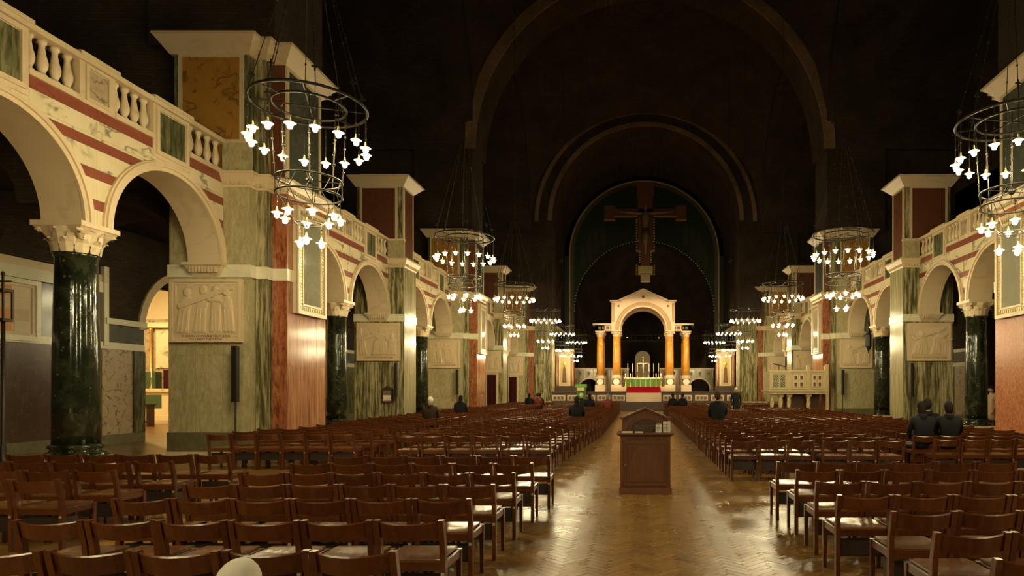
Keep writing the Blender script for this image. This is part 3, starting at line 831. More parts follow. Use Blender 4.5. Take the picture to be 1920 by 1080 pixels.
for i in range(3): MB().box(-26.6+.2*i, -22.6-.2*i, 30.0+.35*i, 33, .18*i, .18*(i+1)).build('step', M['chapel'], al)
b = MB().box(-26.0, -23.2, 31.4, 32.6, .54, 1.5).build('altar_block', M['chapel'], al)
MB().box(-25.2, -24.0, 31.37, 31.45, .7, 1.35).build('green_inlay', M['bald_green'], b)
MB().box(-26.2, -23.0, 31.25, 32.7, 1.5, 1.66).build('altar_top', M['cream'], al)
MB().box(-25.7, -24.9, 32.2, 32.6, 1.66, 2.5).build('gold_tabernacle', M['bald_green'], al)
MB().box(-24.5, -23.5, 32.2, 32.6, 1.66, 2.6).build('red_panel', M['maroon_cloth'], al)
for x_ in (-25.9, -24.65, -23.25):
    c = thing('candlestick', 'gilt candlestick on the chapel altar, '+{-25.9: 'left', -24.65: 'middle', -23.25: 'right'}[x_], 'candlestick', (x_, 31.6, 1.66))
    MB().lathe([(.09,0),(.09,.03),(.025,.07),(.03,.3),(.02,.5),(.05,.55)], 10, (x_, 31.6, 1.66)).build('stem', M['gold'], c, True)
    MB().lathe([(.02,.55),(.02,1.0)], 8, (x_, 31.6, 1.66)).build('candle', M['wax'], c)
rr = thing('chapel_reredos', 'veined marble altarpiece with slim gilt columns behind the chapel altar', 'altarpiece', (-24.6, 32.7, 1.0))
MB().box(-26.3, -22.9, 32.65, 32.8, 1.0, 5.2).build('back_slab', M['breccia'], rr)
MB().box(-25.15, -24.05, 32.56, 32.68, 2.7, 4.6).build('central_panel', M['cream'], rr)
for x_ in (-25.95, -25.35, -23.85, -23.25):
    MB().lathe([(.10,1.6),(.10,1.7),(.06,1.75),(.055,4.5),(.11,4.65),(.11,4.75)], 12, (x_, 32.5, 0)).build('gilt_column', M['gold'], rr, True)
MB().box(-26.4, -22.8, 32.3, 32.8, 4.75, 5.0).build('entablature', M['cream'], rr)
pk = thing('prayer_desk', 'dark wooden prayer desk standing on the chapel floor', 'prayer desk', (-22.2, 28.0, 0))
for x_ in (-22.55, -21.95): MB().box(x_-.03, x_+.03, 27.8, 28.2, 0, .95).build('side_panel', M['darkwood'], pk)
MB().frus((-22.62,-21.88,27.72,28.25), .93, (-22.62,-21.88,27.72,28.25), .98).build('book_rest', M['darkwood'], pk)
MB().box(-22.52, -21.98, 27.9, 28.1, .18, .24).build('shelf', M['darkwood'], pk)
for i, (x_, y_) in enumerate(((-24.6, 28.0), (-20.5, 24.5))):
    lp = thing('chapel_lamp', ('far' if i == 0 else 'near')+' hanging brass lamp glowing inside the side chapel', 'lamp', (x_, y_, 5.6))
    MB().tube([(x_, y_, 7.4), (x_, y_, 5.9)], .012, 5).build('chain', M['iron'], lp)
    MB().lathe([(.05,.32),(.22,.15),(.24,.1)], 16, (x_, y_, 5.6), False).build('lamp_shade', M['gold'], lp, True)
    MB().ball((x_, y_, 5.68), .10).build('bulb', M['chapel_bulb'], lp, True)
# chapels behind the other openings: plain closed rooms
for s in (-1, 1):
    for c in ((29.9, 39.8, 48.2)):
        if s < 0 and c < 33: continue
        rm = struct('wall_side_chapel', 'dim side chapel beyond the '+SIDE[s]+' aisle', (s*18, c, 0))
        MB().box(s*20, s*20.2, c-2.6, c+2.6, 0, 6.5).build('end_wall', M['breccia'], rm)
        for d in (-2.6, 2.6): MB().box(s*16.9, s*20, c+d-.1, c+d+.1, 0, 6.5).build('cheek_wall', M['purple'], rm)

# ------------------------------------------------------------------ carved relief panels on the piers
def text_mesh(txt, size, name, mat, ext=.004, align='CENTER'):
    cu = bpy.data.curves.new(name, 'FONT'); cu.body = txt; cu.size = size; cu.extrude = ext; cu.align_x = align; cu.resolution_u = 2
    ob = bpy.data.objects.new(name, cu); me = evaluated(ob)
    bpy.data.objects.remove(ob); bpy.data.curves.remove(cu)
    me.materials.clear(); me.materials.append(mat)
    for v in me.vertices: v.co = (v.co.x, -v.co.z, v.co.y)
    me.name = name
    return me
STATIONS = {(-1, 'm', 0): ('V. SIMON OF CYRENE HELPS JESUS\nTO CARRY THE CROSS',), (-1, 's', 0): ('IV. JESUS MEETS HIS MOTHER',), (-1, 'm', 1): ('III. JESUS FALLS THE FIRST TIME',),
            (1, 's', 0): ('XI. JESUS IS NAILED TO THE CROSS',), (1, 'm', 1): ('XII. JESUS DIES UPON THE CROSS',)}
def relief(s, yf, key, desc, seed):
    rg = random.Random(seed)
    xc = s*10.74; hw = .84; z0, z1 = 2.74, 4.22
    root = thing('relief_panel', desc, 'relief', (xc, yf, z0), 0, 'carved stone reliefs on the piers')
    MB().box(xc-hw, xc+hw, yf-.085, yf-.005, z0, z1).build('slab', M['stone'], root)
    def strip(n, a0, a1, b0, b1, d): MB().box(xc+a0, xc+a1, yf-.085-d, yf-.08, b0, b1).build(n, M['stone'], root)
    for (n, a, zb, zt, wd, d) in (('outer_frame', hw, z0, z1, .07, .035), ('inner_frame', hw-.11, z0+.2, z1-.1, .035, .02)):
        strip(n, -a, a, zt-wd, zt, d); strip(n, -a, a, zb, zb+wd*.6, d)
        strip(n, -a, -a+wd, zb+wd*.6, zt-wd, d); strip(n, a-wd, a, zb+wd*.6, zt-wd, d)
    # generic low-relief figures
    yb = yf-.084
    base = z0+.22
    for i, fx in enumerate((-.52, -.16, .20, .52)):
        h = rg.uniform(.80, 1.16); lean = rg.uniform(-.22, .22); wd = rg.uniform(.15, .24); d = rg.uniform(.014, .030); fx += rg.uniform(-.06, .06)
        mb = MB(); X = xc+fx
        pts = [(X-wd, base), (X+wd*.9, base), (X+wd*.75+lean*.5, base+h*.5), (X+wd*.85+lean, base+h*.72), (X+.05+lean, base+h*.80), (X-.05+lean, base+h*.80), (X-wd*.85+lean, base+h*.70), (X-wd*.7+lean*.5, base+h*.45)]
        mb.carve(pts, yb+.002, d*1.5)
        k = 12; mb.carve([(X+lean+.09*math.cos(2*PI*j/k), base+h*.88+.11*math.sin(2*PI*j/k)) for j in range(k)], yb+.002, d*1.5+.02)
        a = rg.uniform(-.5, .9); dr = rg.choice((-1, 1)); ax, az = X+lean+dr*wd*.6, base+h*.68
        ex, ez = ax+dr*.26*math.cos(a), az+.26*math.sin(a)
        nx, nz = -math.sin(a)*.035, math.cos(a)*.035*dr
        mb.prism([(ax+nx*dr, az+nz*dr), (ex+nx*.7*dr, ez+nz*.7*dr), (ex-nx*.7*dr, ez-nz*.7*dr), (ax-nx*dr, az-nz*dr)], yb-d*1.5-.02, yb, 'y')
        mb.build('carved_figure', M['stone'], root)
        for q in range(3):                      # drapery folds
            xx = X-wd*.5+wd*.5*q
            MB().prism([(xx, base+.02), (xx+.03, base+.02), (xx+.02+lean*.5, base+h*.5), (xx+lean*.5, base+h*.5)], yb-d*1.5-.012, yb-.002, 'y').build('drapery_fold', M['stone'], root)
    MB().prism([(xc-.66, z1-.60), (xc-.60, z1-.70), (xc+.66, z1-.24), (xc+.60, z1-.14)], yb-.05, yb, 'y').build('carved_beam', M['stone'], root)
    if key in STATIONS:
        txt = STATIONS[key][0]; two = '\n' in txt
        me = text_mesh(txt, .088 if not two else .074, 'inscription', M['stone_ink'], .003)
        # world placement inside the thing
        wspan = max(v.co.x for v in me.vertices)-min(v.co.x for v in me.vertices)
        k = min(1.0, 1.5/wspan)
        for v in me.vertices: v.co.x *= k
        put('inscription', me, root, (0, -.112 if False else -.089, .12 if two else .10))
for s in (-1, 1):
    for k, yc in enumerate(MAIN): relief(s, yc-1.46, (s, 'm', k), 'square carved stone relief on the '+['nearest', 'second', 'farthest'][k]+' great pier, '+SIDE[s]+' side', 11+k+s*5)
    for k, yc in enumerate(SEC): relief(s, yc-.66, (s, 's', k), 'square carved stone relief on the '+['nearer', 'farther'][k]+' slender pier, '+SIDE[s]+' side', 31+k+s*5)

# ------------------------------------------------------------------ black column loudspeakers on poles
SPK = [(-1, 15.0, -9.93, 'nearest great pier'), (-1, 24.95, -9.98, 'nearer slender pier'), (-1, 33.3, -9.98, 'second great pier'), (1, 24.95, 9.98, 'nearer slender pier'), (1, 33.3, 9.98, 'second great pier'), (1, 51.5, 9.98, 'farthest great pier')]
def speaker_proto():
    t = thing('loudspeaker', '', 'loudspeaker')
    MB().lathe([(.16, 0), (.16, .02), (.03, .03)], 16).build('base_plate', M['black'], t)
    MB().lathe([(.022, .02), (.022, 1.36)], 8).build('pole', M['black'], t)
    c = MB().box(-.06, .06, -.07, .05, 1.34, 2.64).build('cabinet', M['black'], t)
    MB().box(-.05, .05, -.078, -.068, 1.40, 2.60).build('grille', M['iron'], c)
    return t
sp = speaker_proto()
for i, (s, y_, x_, d) in enumerate(SPK):
    lab = 'slim black column loudspeaker on a pole before the '+d+', '+SIDE[s]+' side'
    if i == 0: sp.location = (x_, y_-.18, 0); sp['label'] = lab; sp['group'] = 'column loudspeakers'
    else: dup(sp, (x_, y_-.18, 0), 0, lab, 'column loudspeakers')
# notice board
nb = thing('notice_board', 'small framed notice board fixed to the nearer slender pier, left side', 'notice board', (-10.35, 24.98, 1.0))
xb, yb = -10.40, 25.00
MB().prism([(xb-.21, 1.10), (xb+.21, 1.10), (xb+.21, 1.62), (xb, 1.78), (xb-.21, 1.62)], yb-.05, yb, 'y').build('frame', M['darkwood'], nb)
MB().box(xb-.15, xb+.15, yb-.058, yb-.045, 1.17, 1.58).build('notice', M['paper'], nb)
MB().box(xb-.15, xb+.15, yb-.062, yb-.05, 1.40, 1.58).build('picture', M['inkgrey'], nb)
MB().box(xb-.11, xb+.15, yb-.062, yb-.05, 1.19, 1.225).build('red_stripe', M['inkred'], nb)

# ------------------------------------------------------------------ sanctuary: steps, rails, baldachin, altar
BX = -.15
st = thing('sanctuary_steps', 'dark wooden steps climbing to the sanctuary between the rails', 'steps', (BX, 49, 0))
for i in range(5): MB().box(-3.0, 2.7, 47.4+.5*i, 49.88, .125*i, .125*(i+1)).build('step', M['darkwood'], st)
MB().box(-1.48, 1.12, 49.88, 50.58, 0, .62).build('landing', M['darkwood'], st)
pf = struct('floor_sanctuary', 'raised marble floor and white marble steps under the altar', (BX, 56, 0))
MB().box(-9.6, 9.6, 50.6, 67, .0, .62).build('floor_slab', M['cream2'], pf)
for i in range(4): MB().box(BX-1.45, BX+1.45, 51.6+.42*i, 58, .62+.17*i, .62+.17*(i+1)).build('marble_step', M['bald'], pf)
MB().box(-6.8, 6.6, 57.4, 67, .62, 1.34).build('upper_floor', M['bald'], pf)
for i in range(3): MB().box(BX-2.6, BX+2.6, 57.2+.3*i, 63, 1.30+.17*i, 1.30+.17*(i+1)).build('marble_step', M['bald'], pf)
cp = MB()
for i in range(4): cp.box(BX-1.5, BX+1.5, 55.0+.45*i, 57.2, 1.30+.135*(i-0), 1.30+.135*(i+1))
tag(cp.build('red_carpet', M['red_cloth']), 'bright crimson carpet over the steps below the altar', 'carpet')
# communion rails
for s, x0, x1 in ((-1, -7.4, -1.56), (1, 1.2, 7.45)):
    rl = thing('sanctuary_rail', 'dark oak panelled rail with inlaid panels, '+SIDE[s]+' of the sanctuary steps', 'rail', ((x0+x1)/2, 50.2, 0), 0, 'sanctuary rails')
    MB().box(x0, x1, 50.0, 50.45, .0, 1.36).build('rail_body', M['darkwood'], rl)
    MB().box(x0-.1, x1+.1, 49.9, 50.55, 1.34, 1.44).build('top_rail', M['darkwood'], rl)
    n = 5
    for i in range(n):
        c = x0+(x1-x0)*(i+.5)/n
        f = MB().box(c-.50, c+.50, 49.95, 50.02, .72, 1.16).build('panel_frame', M['bald'], rl)
        MB().box(c-.43, c+.43, 49.92, 49.97, .78, 1.10).build('inlaid_panel', M['breccia'], f)
        for k in range(3): MB().lathe([(.11, 0), (.11, .03)], 10).xform(Matrix.Translation((c-.28+.28*k, 49.93, .94)) @ Matrix.Rotation(PI/2, 4, 'X')).build('inlay_disc', M['bald_dark'], f)
# green lectern
gl = thing('green_lectern', 'lectern draped in bright green cloth beside the left rail', 'lectern', (-4.95, 48.9, 0))
MB().frus((-5.2,-4.7,48.8,49.3), .25, (-5.35,-4.6,48.7,49.3), 1.75).build('cloth_drape', M['green_cloth'], gl)
MB().frus((-5.4,-4.55,48.65,49.35), 1.75, (-5.4,-4.55,48.75,49.35), 2.0).build('book_rest', M['green_cloth'], gl)
MB().box(-5.3,-4.6,48.7,49.35, 0, .26).build('base', M['darkwood'], gl)
MB().box(-5.25,-4.7,48.64,48.68, 1.5, 1.74).build('embroidered_panel', M['mosaic_gold'], gl)
# altar
at = thing('high_altar', 'high altar with pleated green frontal beneath the baldachin', 'altar', (BX, 60.4, 1.8))
MB().box(BX-1.7, BX+1.7, 60.1, 61.2, 1.80, 2.62).build('altar_block', M['bald'], at)
fr = MB()
for i in range(14): fr.box(BX-1.7+3.4*i/14+.01, BX-1.7+3.4*(i+1)/14-.01, 60.02-(i % 2)*.02, 60.12, 1.83, 2.58)
fr = fr.build('green_frontal', M['green_cloth'], at)
for i in range(6): MB().box(BX-1.2+.48*i-.03, BX-1.2+.48*i+.03, 59.97, 60.05, 1.85, 2.5).build('gold_orphrey', M['mosaic_gold'], fr)
MB().box(BX-1.8, BX+1.8, 59.98, 61.3, 2.60, 2.70).build('white_cloth', M['paper'], at)
for i, dx in enumerate((-1.45, -1.0, -.55, .55, 1.0, 1.45)):
    X = BX+dx; c = thing('altar_candle', ORD[i]+' tall altar candlestick counted from the left', 'candlestick', (X, 60.6, 2.7), 0, 'altar candlesticks')
    MB().lathe([(.10,0),(.10,.03),(.03,.08),(.045,.2),(.022,.32),(.03,.55),(.06,.60)], 10, (X, 60.6, 2.7)).build('stem', M['gold'], c, True)
    MB().lathe([(.035,.6),(.035,1.35)], 8, (X, 60.6, 2.7)).build('candle', M['wax'], c)
cr = thing('altar_cross', 'gilt standing crucifix in the middle of the altar', 'crucifix', (BX, 60.6, 2.7))
MB().lathe([(.2,0),(.2,.04),(.05,.12),(.05,.5)], 12, (BX, 60.6, 2.7)).build('foot', M['gold'], cr, True)
mb = MB().box(BX-.05, BX+.05, 60.56, 60.64, 3.2, 4.6); mb.box(BX-.42, BX+.42, 60.56, 60.64, 4.0, 4.1)
for p in ((0, 4.65), (-.45, 4.05), (.45, 4.05)): mb.ball((BX+p[0], 60.6, p[1]), .11, n=8, m=5)
mb.build('cross', M['gold'], cr)
mb = MB().tube([(BX, 60.53, 3.35), (BX, 60.52, 3.75), (BX, 60.53, 4.05)], [.04, .07, .07], 8); mb.ball((BX, 60.52, 4.16), .06, n=8, m=5)
mb.tube([(BX-.36, 60.53, 4.07), (BX, 60.53, 4.02), (BX+.36, 60.53, 4.07)], .03, 6); mb.build('corpus', M['wax'], cr, True)
for i, X in enumerate((BX-1.65, BX-1.2, BX+1.2, BX+1.65)):
    c = thing('floor_candle', ORD[i]+' lit standing candle before the altar from the left', 'candle', (X, 59.55, 1.8))
    MB().lathe([(.12,0),(.12,.05),(.04,.1),(.04,.8),(.09,.85)], 10, (X, 59.55, 1.81)).build('stand', M['gold'], c, True)
    MB().lathe([(.04,.85),(.04,1.15)], 8, (X, 59.55, 1.81)).build('candle', M['wax'], c)
    MB().lathe([(.0,1.15),(.022,1.19),(.0,1.26)], 6, (X, 59.55, 1.81), False).build('flame', M['flame'], c)
# baldachin
bd = thing('baldachin', 'white marble canopy with gabled arch on yellow onyx columns over the altar', 'baldachin', (BX, 60.5, 1.34))
def bcol(X, Y):
    p = MB().box(X-.48, X+.48, Y-.48, Y+.48, 1.34, 2.0); p.box(X-.42, X+.42, Y-.42, Y+.42, 2.0, 2.62)
    pd = p.build('pedestal', M['bald'], bd)
    for d in (-1,):
        MB().lathe([(.3, 0), (.3, .03)], 16).xform(Matrix.Translation((X, Y-.42, 2.3)) @ Matrix.Rotation(PI/2, 4, 'X')).build('medallion', M['wax'], pd)
        MB().box(X-.40, X+.40, Y-.435, Y-.40, 2.02, 2.60).build('porphyry_inlay', M['bald_dark'], pd)
    MB().lathe([(.46,2.62),(.46,2.72),(.40,2.78),(.43,2.86),(.36,2.95)], 20, (X, Y, 0)).build('column_base', M['bald'], bd, True)
    MB().lathe([(.345,2.93),(.34,4.2),(.325,5.6),(.305,6.55)], 24, (X, Y, 0)).build('column_shaft', M['onyx'], bd, True)
    cp = MB().lathe([(.31,6.53),(.33,6.6),(.31,6.64),(.34,6.8),(.44,7.0)], 16, (X, Y, 0)); cp.box(X-.46, X+.46, Y-.46, Y+.46, 7.0, 7.1)
    for i in range(8):
        a = 2*PI*i/8; cp.ball((X+.40*math.cos(a), Y+.40*math.sin(a), 6.88), .09, n=6, m=4)
    cp.build('column_capital', M['bald'], bd)
for sx in (-1, 1):
    for Y in (59.9, 62.7): bcol(BX+sx*2.5, Y)
    bcol(BX+sx*4.05, 60.6); bcol(BX+sx*4.05, 62.2)
    w_ = MB().box(BX+sx*2.0, BX+sx*4.55, 60.15, 60.95, 7.1, 7.62); w_.box(BX+sx*3.65, BX+sx*4.55, 60.15, 62.6, 7.1, 7.62); w_.box(BX+sx*1.95, BX+sx*4.7, 60.0, 60.95, 7.62, 7.78); w_.box(BX+sx*3.6, BX+sx*4.75, 60.05, 62.7, 7.62, 7.78)
    w_ = w_.build('side_entablature', M['bald'], bd)
    for k in range(4): MB().box(BX+sx*(2.95+.38*k)-.14, BX+sx*(2.95+.38*k)+.14, 60.12, 60.17, 7.24, 7.50).build('inlaid_plaque', [M['bald_dark'], M['bald_green']][k % 2], w_)
def gable(Y0, Y1):
    N = 24; R0 = 2.15; mb = MB(); zs = 7.1
    def top(x): ax = abs(x); return 9.78 if ax > 2.28 else 9.78+(2.28-ax)/2.28*1.05
    xs = [-2.95, -2.55]+[-math.cos(PI*i/N)*R0 for i in range(N+1)]+[2.55, 2.95]
    for a, b in zip(xs, xs[1:]):
        za = zs if abs(a) >= R0-1e-6 else zs+math.sqrt(R0*R0-a*a); zb = zs if abs(b) >= R0-1e-6 else zs+math.sqrt(R0*R0-b*b)
        mb.prism([(BX+a, za), (BX+b, zb), (BX+b, top(b)), (BX+a, top(a))], Y0, Y1, 'y')
    g = mb.build('arched_gable', M['bald'], bd)
    for r0, r1, d in ((R0, R0+.12, .06), (R0+.16, R0+.42, .035), (R0+.46, R0+.54, .07)):
        mb = MB()
        for i in range(N):
            a0, a1 = PI*i/N, PI*(i+1)/N
            mb.prism([(BX-math.cos(a)*r, zs+math.sin(a)*r) for a, r in ((a0, r0), (a1, r0), (a1, r1), (a0, r1))], Y0-d, Y0+.01, 'y')
        mb.build('arch_moulding', M['bald_band'] if d < .05 else M['bald'], g)
    for sx in (-1, 1):
        MB().prism([(BX, 10.83), (BX, 10.98), (BX+sx*2.36, 9.90), (BX+sx*2.30, 9.76)], Y0-.12, Y1, 'y').build('raking_cornice', M['bald'], g)
        MB().box(BX+sx*2.25, BX+sx*3.1, Y0-.12, Y1+.1, 9.76, 9.90).build('shoulder_cornice', M['bald'], g)
        MB().box(BX+sx*2.72, BX+sx*2.95, Y0-.06, Y0+.01, 7.9, 9.6).build('pilaster', M['bald_band'], g)
        MB().lathe([(.10, 0), (.10, .03)], 12).xform(Matrix.Translation((BX+sx*2.3, Y0, 9.35)) @ Matrix.Rotation(PI/2, 4, 'X')).build('roundel', M['bald_dark'], g)
    MB().lathe([(.13, 0), (.13, .03)], 12).xform(Matrix.Translation((BX, Y0, 10.2)) @ Matrix.Rotation(PI/2, 4, 'X')).build('roundel', M['bald_dark'], g)
gable(59.5, 60.2); gable(62.4, 63.0)
MB().prism([(BX-2.9, 9.7), (BX-2.9, 9.85), (BX, 10.85), (BX+2.9, 9.85), (BX+2.9, 9.7), (BX, 10.7)], 60.2, 62.4, 'y').build('roof_slabs', M['bald'], bd)
for sx in (-1, 1): MB().box(BX+sx*2.2, BX+sx*2.95, 60.2, 62.4, 7.1, 9.75).build('side_arch_wall', M['bald'], bd)
# wall with arches behind
bw = thing('choir_screen', 'inlaid marble screen wall with two low arches behind the baldachin', 'screen wall', (0, 65, 1.3))
for sx in (-1, 1):
    cx_, R0 = sx*5.55, 1.05; N = 16; mb = MB(); zs = 1.6
    xs = [sx*1.6, ]+[cx_-math.cos(PI*i/N)*R0*sx for i in range(N+1)]+[sx*7.0]
    for a, b in zip(xs, xs[1:]):
        za = .62 if abs(abs(a-cx_)) >= R0-1e-6 else zs+math.sqrt(max(0, R0*R0-(a-cx_)**2)); zb = .62 if abs(abs(b-cx_)) >= R0-1e-6 else zs+math.sqrt(max(0, R0*R0-(b-cx_)**2))
        mb.prism([(a, za), (b, zb), (b, 3.6), (a, 3.6)], 64.8, 65.2, 'y')
    scr = mb.build('screen_wall', M['green_pale'], bw)
    mb = MB()
    for i in range(N):
        a0, a1 = PI*i/N, PI*(i+1)/N
        mb.prism([(cx_-math.cos(a)*r, zs+math.sin(a)*r) for a, r in ((a0, R0), (a1, R0), (a1, R0+.14), (a0, R0+.14))], 64.7, 64.85, 'y')
    mb.build('arch_moulding', M['bald'], scr)
    MB().box(sx*1.55, sx*7.05, 64.7, 65.3, 3.6, 3.75).build('coping', M['bald'], scr)
    for k in range(7): MB().box(sx*(1.65+.88*k)-.05, sx*(1.65+.88*k)+.05, 64.72, 64.82, 2.7 if k > 3 else 1.34, 3.6).build('pilaster_strip', M['bald'], scr)
    for k in range(6):
        X = sx*(2.1+.88*k); MB().prism([(X, 2.95), (X+.16, 3.2), (X, 3.45), (X-.16, 3.2)], 64.76, 64.82, 'y').build('inlaid_lozenge', M['bald_dark'], scr)
# cathedra
ct = thing('bishop_throne', 'pale round topped marble throne behind the altar', 'throne', (BX, 68, 2.6))
N = 16; MB().prism([(BX+.8, 2.6)]+[(BX+.8*math.cos(PI*i/N), 4.9+.8*math.sin(PI*i/N)) for i in range(N+1)]+[(BX-.8, 2.6)], 68.3, 68.6, 'y').build('backrest', M['cream2'], ct)
MB().box(BX-.7, BX+.7, 67.6, 68.3, 2.6, 3.3).build('seat', M['cream2'], ct)
for sx in (-1, 1): MB().box(BX+sx*.6, BX+sx*.8, 67.6, 68.3, 3.3, 3.75).build('armrest', M['cream2'], ct)
tag(MB().box(-4, 4, 66.6, 70, .62, 2.6).build('throne_dais', M['bald_green']), 'green marble dais carrying the throne', 'dais')
# side altars flanking the sanctuary and green piers
for s in (-1, 1):
    gp = thing('sanctuary_pier', 'wavy green marble pier at the sanctuary mouth, '+SIDE[s]+' side', 'pier', (s*8.4, 53.3, 0), 0, 'sanctuary mouth piers')
    MB().box(s*7.72, s*9.1, 52.35, 54.3, 0, 7.2).build('shaft', M['green_wavy'], gp)
    slab_grid(gp, 'facing_slab', M['green_wavy'], s, 'f', (7.70, 9.1), .2, 7.1, 3, 2, 52.36)
    slab_grid(gp, 'facing_slab', M['green_pale'], s, 'n', (52.35, 54.3), .2, 7.1, 2, 2, 7.72)
    MB().box(s*7.6, s*9.12, 52.25, 54.4, 7.1, 7.34).build('cap', M['cream2'], gp)
    al = thing('mosaic_altarpiece', 'gold mosaic altarpiece in a marble recess, '+SIDE[s]+' of the sanctuary', 'altarpiece', (s*7.3, 58.4, .6), 0, 'mosaic altarpieces')
    MB().box(s*6.5, s*8.2, 58.5, 58.9, .62, 5.3).build('marble_back', M['breccia'], al)
    MB().box(s*6.95, s*7.75, 58.40, 58.52, 2.0, 4.5).build('mosaic', M['mosaic_gold'], al)
    frame(al, 'frame_moulding', M['bald'], s, 'f', (6.85, 7.85), 1.9, 4.6, 58.5, .1, .16)
    MB().prism([(s*7.35-.2, 2.2), (s*7.35+.2, 2.2), (s*7.35+.13, 3.5), (s*7.35, 3.75), (s*7.35-.13, 3.5)], 58.36, 58.42, 'y').build('mosaic_figure', M['maroon'], al)
    MB().ball((s*7.35, 58.39, 3.9), .14, .03, .16).build('mosaic_halo', M['gold'], al)
    for xx in (6.6, 8.05): MB().lathe([(.13,.62),(.12,4.7)], 12, (s*xx, 58.3, 0)).build('side_column', M['pink_pier'], al, True)
    MB().box(s*6.5, s*8.2, 57.3, 58.3, .62, 1.5).build('altar_table', M['darkwood'], al)
    sb = thing('stall_bench', 'dark oak stall bench by the sanctuary pier, '+SIDE[s]+' side', 'bench', (s*7.2, 55.2, .62), 0, 'stall benches')
    MB().box(s*6.0, s*7.9, 55.2, 55.32, .62, 1.9).build('back', M['darkwood'], sb); MB().box(s*6.0, s*7.9, 54.7, 55.2, 1.05, 1.12).build('seat', M['darkwood'], sb)
    for xx in (6.05, 7.85): MB().box(s*xx-.04, s*xx+.04, 54.7, 55.3, .62, 1.5).build('side_panel', M['darkwood'], sb)
# spotlights that light the baldachin, hung in the entrance arch
for s in (-1, 1):
    sl = thing('spotlight', 'small dark spotlight high on the sanctuary arch, '+SIDE[s]+' side', 'spotlight', (s*6.9, 51.95, 12.0), 0, 'sanctuary spotlights')
    MB().box(s*6.9-.15, s*6.9+.15, 51.9, 52.3, 12.1, 12.25).build('bracket', M['black'], sl)
    d = Vector((BX-s*6.9, 60-51.9, 5.5-12)).normalized(); p0 = Vector((s*6.9, 51.9, 12.0))
    MB().tube([p0-d*.25, p0+d*.15], [.10, .14], 12).build('housing', M['black'], sl)
    ld = bpy.data.lights.new('spot_lamp', 'SPOT'); ld.energy = 2600; ld.color = (1, .72, .40); ld.spot_size = math.radians(46); ld.spot_blend = .5; ld.shadow_soft_size = .12
    lo = bpy.data.objects.new('spot_lamp', ld); COL.objects.link(lo); lo.location = p0+d*.2; lo.rotation_euler = d.to_track_quat('-Z', 'Y').to_euler()
    lo.parent = sl; lo.matrix_parent_inverse = Matrix.Translation(-sl.location)
# pendant lamps behind the canopy
for i, X in enumerate((-1.75, 1.5)):
    pl = thing('pendant_lamp', 'small white pendant lamp hanging behind the canopy, '+('left' if i == 0 else 'right')+' one', 'lamp', (X, 66, 6.9), 0, 'apse pendant lamps')
    MB().tube([(X, 66, 16.0), (X, 66, 7.05)], .012, 5).build('cord', M['iron'], pl)
    MB().lathe([(.03,.18),(.16,.05),(.18,0)], 14, (X, 66, 6.9), False).build('lamp_shade', M['shade'], pl, True)
    MB().ball((X, 66, 6.95), .05).build('bulb', emis('pendant_bulb', LIGHT, 40), pl, True)

# ------------------------------------------------------------------ hanging rood
rd = thing('hanging_rood', 'huge dark red and gold painted crucifix hanging above the sanctuary', 'crucifix', (0, 54.8, 11))
Y0 = 54.8
def zpx(y): return 1.65+(729-y)*Y0/1200
mb = MB(); zt, zb = zpx(352), zpx(500)
mb.box(-.62, .62, Y0-.1, Y0+.1, zpx(470), zpx(365)); mb.box(-.38, .38, Y0-.1, Y0+.1, zb, zpx(470)); mb.box(-2.9, 2.9, Y0-.1, Y0+.1, zpx(406), zpx(392))
mb.build('cross_beams', M['rood_red'], rd)
def trefoil(cx, cz, hw, hh, nm, mat): MB().box(cx-hw, cx+hw, Y0-.14, Y0+.14, cz-hh, cz+hh).build(nm, mat, rd)
trefoil(0, zpx(356), .72, .62, 'end_panel', M['rood_red']); trefoil(-3.05, zpx(400), .45, .62, 'end_panel', M['rood_red']); trefoil(3.05, zpx(400), .45, .62, 'end_panel', M['rood_red'])
trefoil(0, zpx(507), .62, .36, 'foot_panel', M['mosaic_gold']); trefoil(0, zpx(521), .40, .36, 'foot_panel', M['mosaic_gold'])
for (a0, a1, z) in ((-2.7, -.7, 406.5), (.7, 2.7, 406.5), (-3.5, -2.6, 413.5), (2.6, 3.5, 413.5), (-.8, -.4, 471), (.4, .8, 471)):
    MB().box(a0, a1, Y0-.18, Y0+.1, zpx(z)-.05, zpx(z)+.05).build('gilt_ledge', M['gold'], rd)
mb = MB()
for sx in (-1, 1):
    for i in range(12): mb.ball((sx*.74, Y0, zpx(412)-i*(zpx(412)-zpx(468))/11), .075, n=6, m=4)
    for i in range(5): mb.ball((sx*.48, Y0, zpx(474)-i*.2), .07, n=6, m=4)
    for i in range(5): mb.ball((sx*.75, Y0, zpx(498)-i*.18), .08, n=6, m=4)
mb.build('crockets', M['gold'], rd)
mb = MB().tube([(0, Y0-.25, zpx(478)), (0, Y0-.27, zpx(462)), (0.02, Y0-.3, zpx(447)), (-.03, Y0-.3, zpx(425)), (0, Y0-.28, zpx(405)), (0, Y0-.28, zpx(396))], [.12, .15, .3, .26, .36, .1], 12)
mb.ball((0, Y0-.32, zpx(391)), .18, .18, .26)
for sx in (-1, 1): mb.tube([(sx*.2, Y0-.26, zpx(402)), (sx*1.2, Y0-.2, zpx(400)), (sx*2.3, Y0-.18, zpx(397))], [.15, .11, .07], 8)
mb.build('corpus', M['rood_fig'], rd, True)
MB().tube([(0, Y0-.28, zpx(452)), (0, Y0-.3, zpx(442)), (0, Y0-.29, zpx(430))], [.36, .36, .30], 12).build('loincloth', M['mosaic_fig'], rd, True)
for sx in (-1, 1): MB().tube([(sx*.5, Y0, zpx(345)), (sx*.5, Y0, 23.5)], .02, 5).build('hanging_chain', M['iron'], rd)

